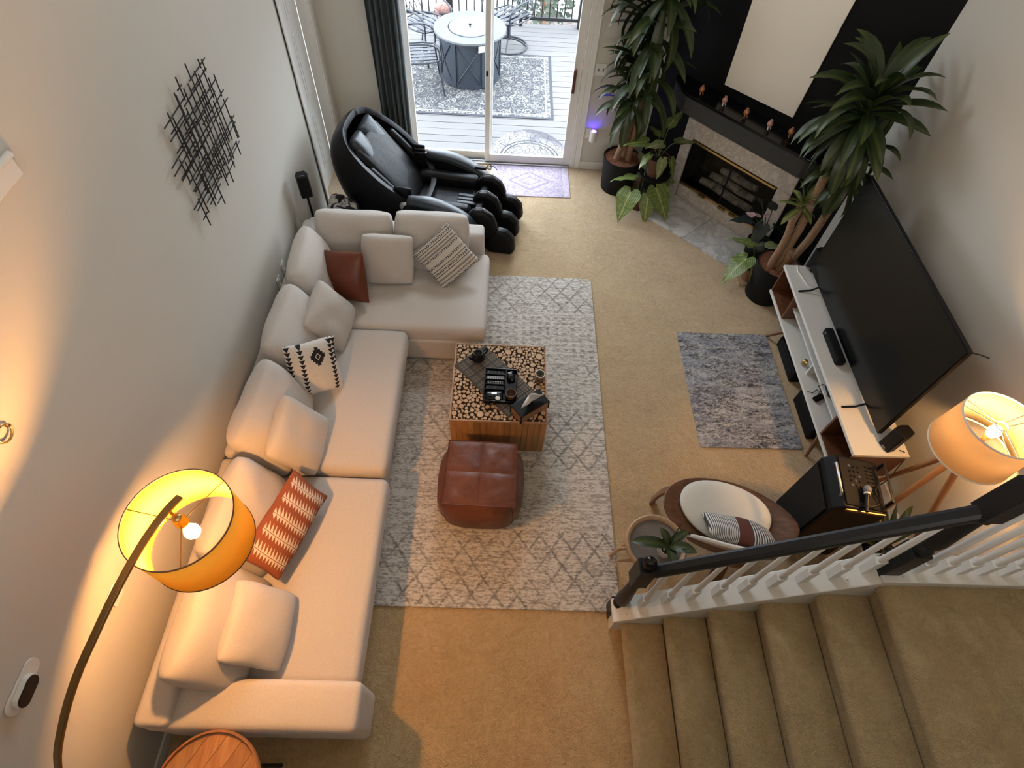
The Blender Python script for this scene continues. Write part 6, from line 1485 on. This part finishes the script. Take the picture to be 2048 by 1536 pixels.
# small lantern like planter by the railing
t = thing('wire_planter', 'small wire plant holder with dry reddish plant by the deck railing', 'planter', (-0.98, 9.2, -0.10))
for k in range(8):
    a = k * PI / 4; mk('wire', MB().tube([(0.11 * math.cos(a), 0.11 * math.sin(a), 0.0), (0.14 * math.cos(a + 0.3), 0.14 * math.sin(a + 0.3), 0.2), (0.13 * math.cos(a), 0.13 * math.sin(a), 0.36)], 0.006, 5), M['iron'], t, world=False)
for z in (0.01, 0.2, 0.36): mk('hoop', MB().tube([(0.13 * math.cos(k * PI / 8), 0.13 * math.sin(k * PI / 8), z) for k in range(17)], 0.007, 5), M['iron'], t, world=False)
mk('dry_foliage', MB().softbox((0, 0, 0.36), 0.24, 0.24, 0.16, 0.07, 0.02, 0.05, 77, 5), Mt('dry_red_foliage', (0.20, 0.10, 0.085), 0.95).var(30, 0.6).nb(50, 0.9, 0.03), t, world=False, smooth=40)
# railing
rl = thing('deck_railing', 'black metal railing with thin balusters along the deck edge', 'railing', (0, 9.68, -0.10))
for z, h_ in ((0.09, 0.045), (0.98, 0.045)): mk('rail', MB().bx(-3.3, 3.3, 9.655, 9.705, -0.10 + z, -0.10 + z + h_), M['metal_black'], rl, bevel=0.004)
pr_ = None
for i in range(56):
    x = -3.2 + 0.115 * i
    if pr_ is None: pr_ = mk('baluster', MB().bx(-0.009, 0.009, -0.009, 0.009, 0.0, 0.85), M['metal_black'], rl, world=False); o = pr_
    else: o = copy_part(pr_, rl)
    o.location = (x, 0, 0.13)
for x in (-2.95, -0.93, 1.09, 2.9): mk('post', MB().bx(x - 0.05, x + 0.05, 9.63, 9.73, -0.10, 1.0), M['metal_black'], rl, bevel=0.004)
for x in (0.02, 0.16, -1.9): mk('foot_block', MB().bx(x - 0.025, x + 0.025, 9.65, 9.71, -0.10, -0.01), M['metal_black'], rl)
# yard
m = Mt('leaf_litter_ground', (0.35, 0.30, 0.27), 0.95)
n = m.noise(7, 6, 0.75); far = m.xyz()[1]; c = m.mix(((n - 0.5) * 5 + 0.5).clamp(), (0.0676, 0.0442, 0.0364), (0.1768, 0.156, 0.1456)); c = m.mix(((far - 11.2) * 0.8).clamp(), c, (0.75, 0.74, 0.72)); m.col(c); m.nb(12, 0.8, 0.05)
struct('ground', MB().bx(-25, 25, 9.85, 45, -0.75, -0.65), m)
M['bush'] = Mt('gray_green_foliage', (0.065, 0.10, 0.055), 0.6); M['bush'].col(M['bush'].mix(M['bush'].noise(3, 3), (0.013, 0.0218, 0.0114), (0.052, 0.0702, 0.039)))
def shrub(x, y, h, w, seed, lab):
    t = thing('shrub', lab, 'shrub', (x, y, -0.66), 0, 'shrubs beyond the railing'); q = random.Random(seed); b = MB()
    for i in range(900):
        u = q.uniform(0, 2 * PI); zz = q.uniform(0.12, 1) * h; rr = w * math.sqrt(q.uniform(0, 1)) * math.sin(min(1, zz / h + 0.15) * PI * 0.82 + 0.25)
        c = Vector((rr * math.cos(u), rr * math.sin(u), zz)); a = Vector((q.uniform(-1, 1), q.uniform(-1, 1), q.uniform(-0.6, 0.6))).normalized(); n = a.orthogonal().normalized(); L = q.uniform(0.05, 0.10)
        b.add([c - a * L, c + n * L * 0.42, c + a * L, c - n * L * 0.42], [(0, 1, 2, 3)])
    mk('foliage', b, M['bush'], t, world=False, kind='stuff')
    for k in range(4): mk('branch', MB().tube([(0.04 * k - 0.06, 0, 0), (0.10 * math.cos(k * 1.7), 0.10 * math.sin(k * 1.7), h * 0.45), (w * 0.6 * math.cos(k * 1.7), w * 0.6 * math.sin(k * 1.7), h * 0.85)], [0.03, 0.02, 0.008], 6), M['cane'], t, world=False, smooth=60)
shrub(0.55, 10.75, 2.1, 0.55, 1, 'green shrub just beyond the railing above the right door panel')
shrub(1.75, 11.0, 2.3, 0.6, 2, 'green shrub beyond the railing near the door frame')
shrub(0.1, 12.1, 2.2, 0.5, 3, 'green shrub beyond the railing behind the door stile')
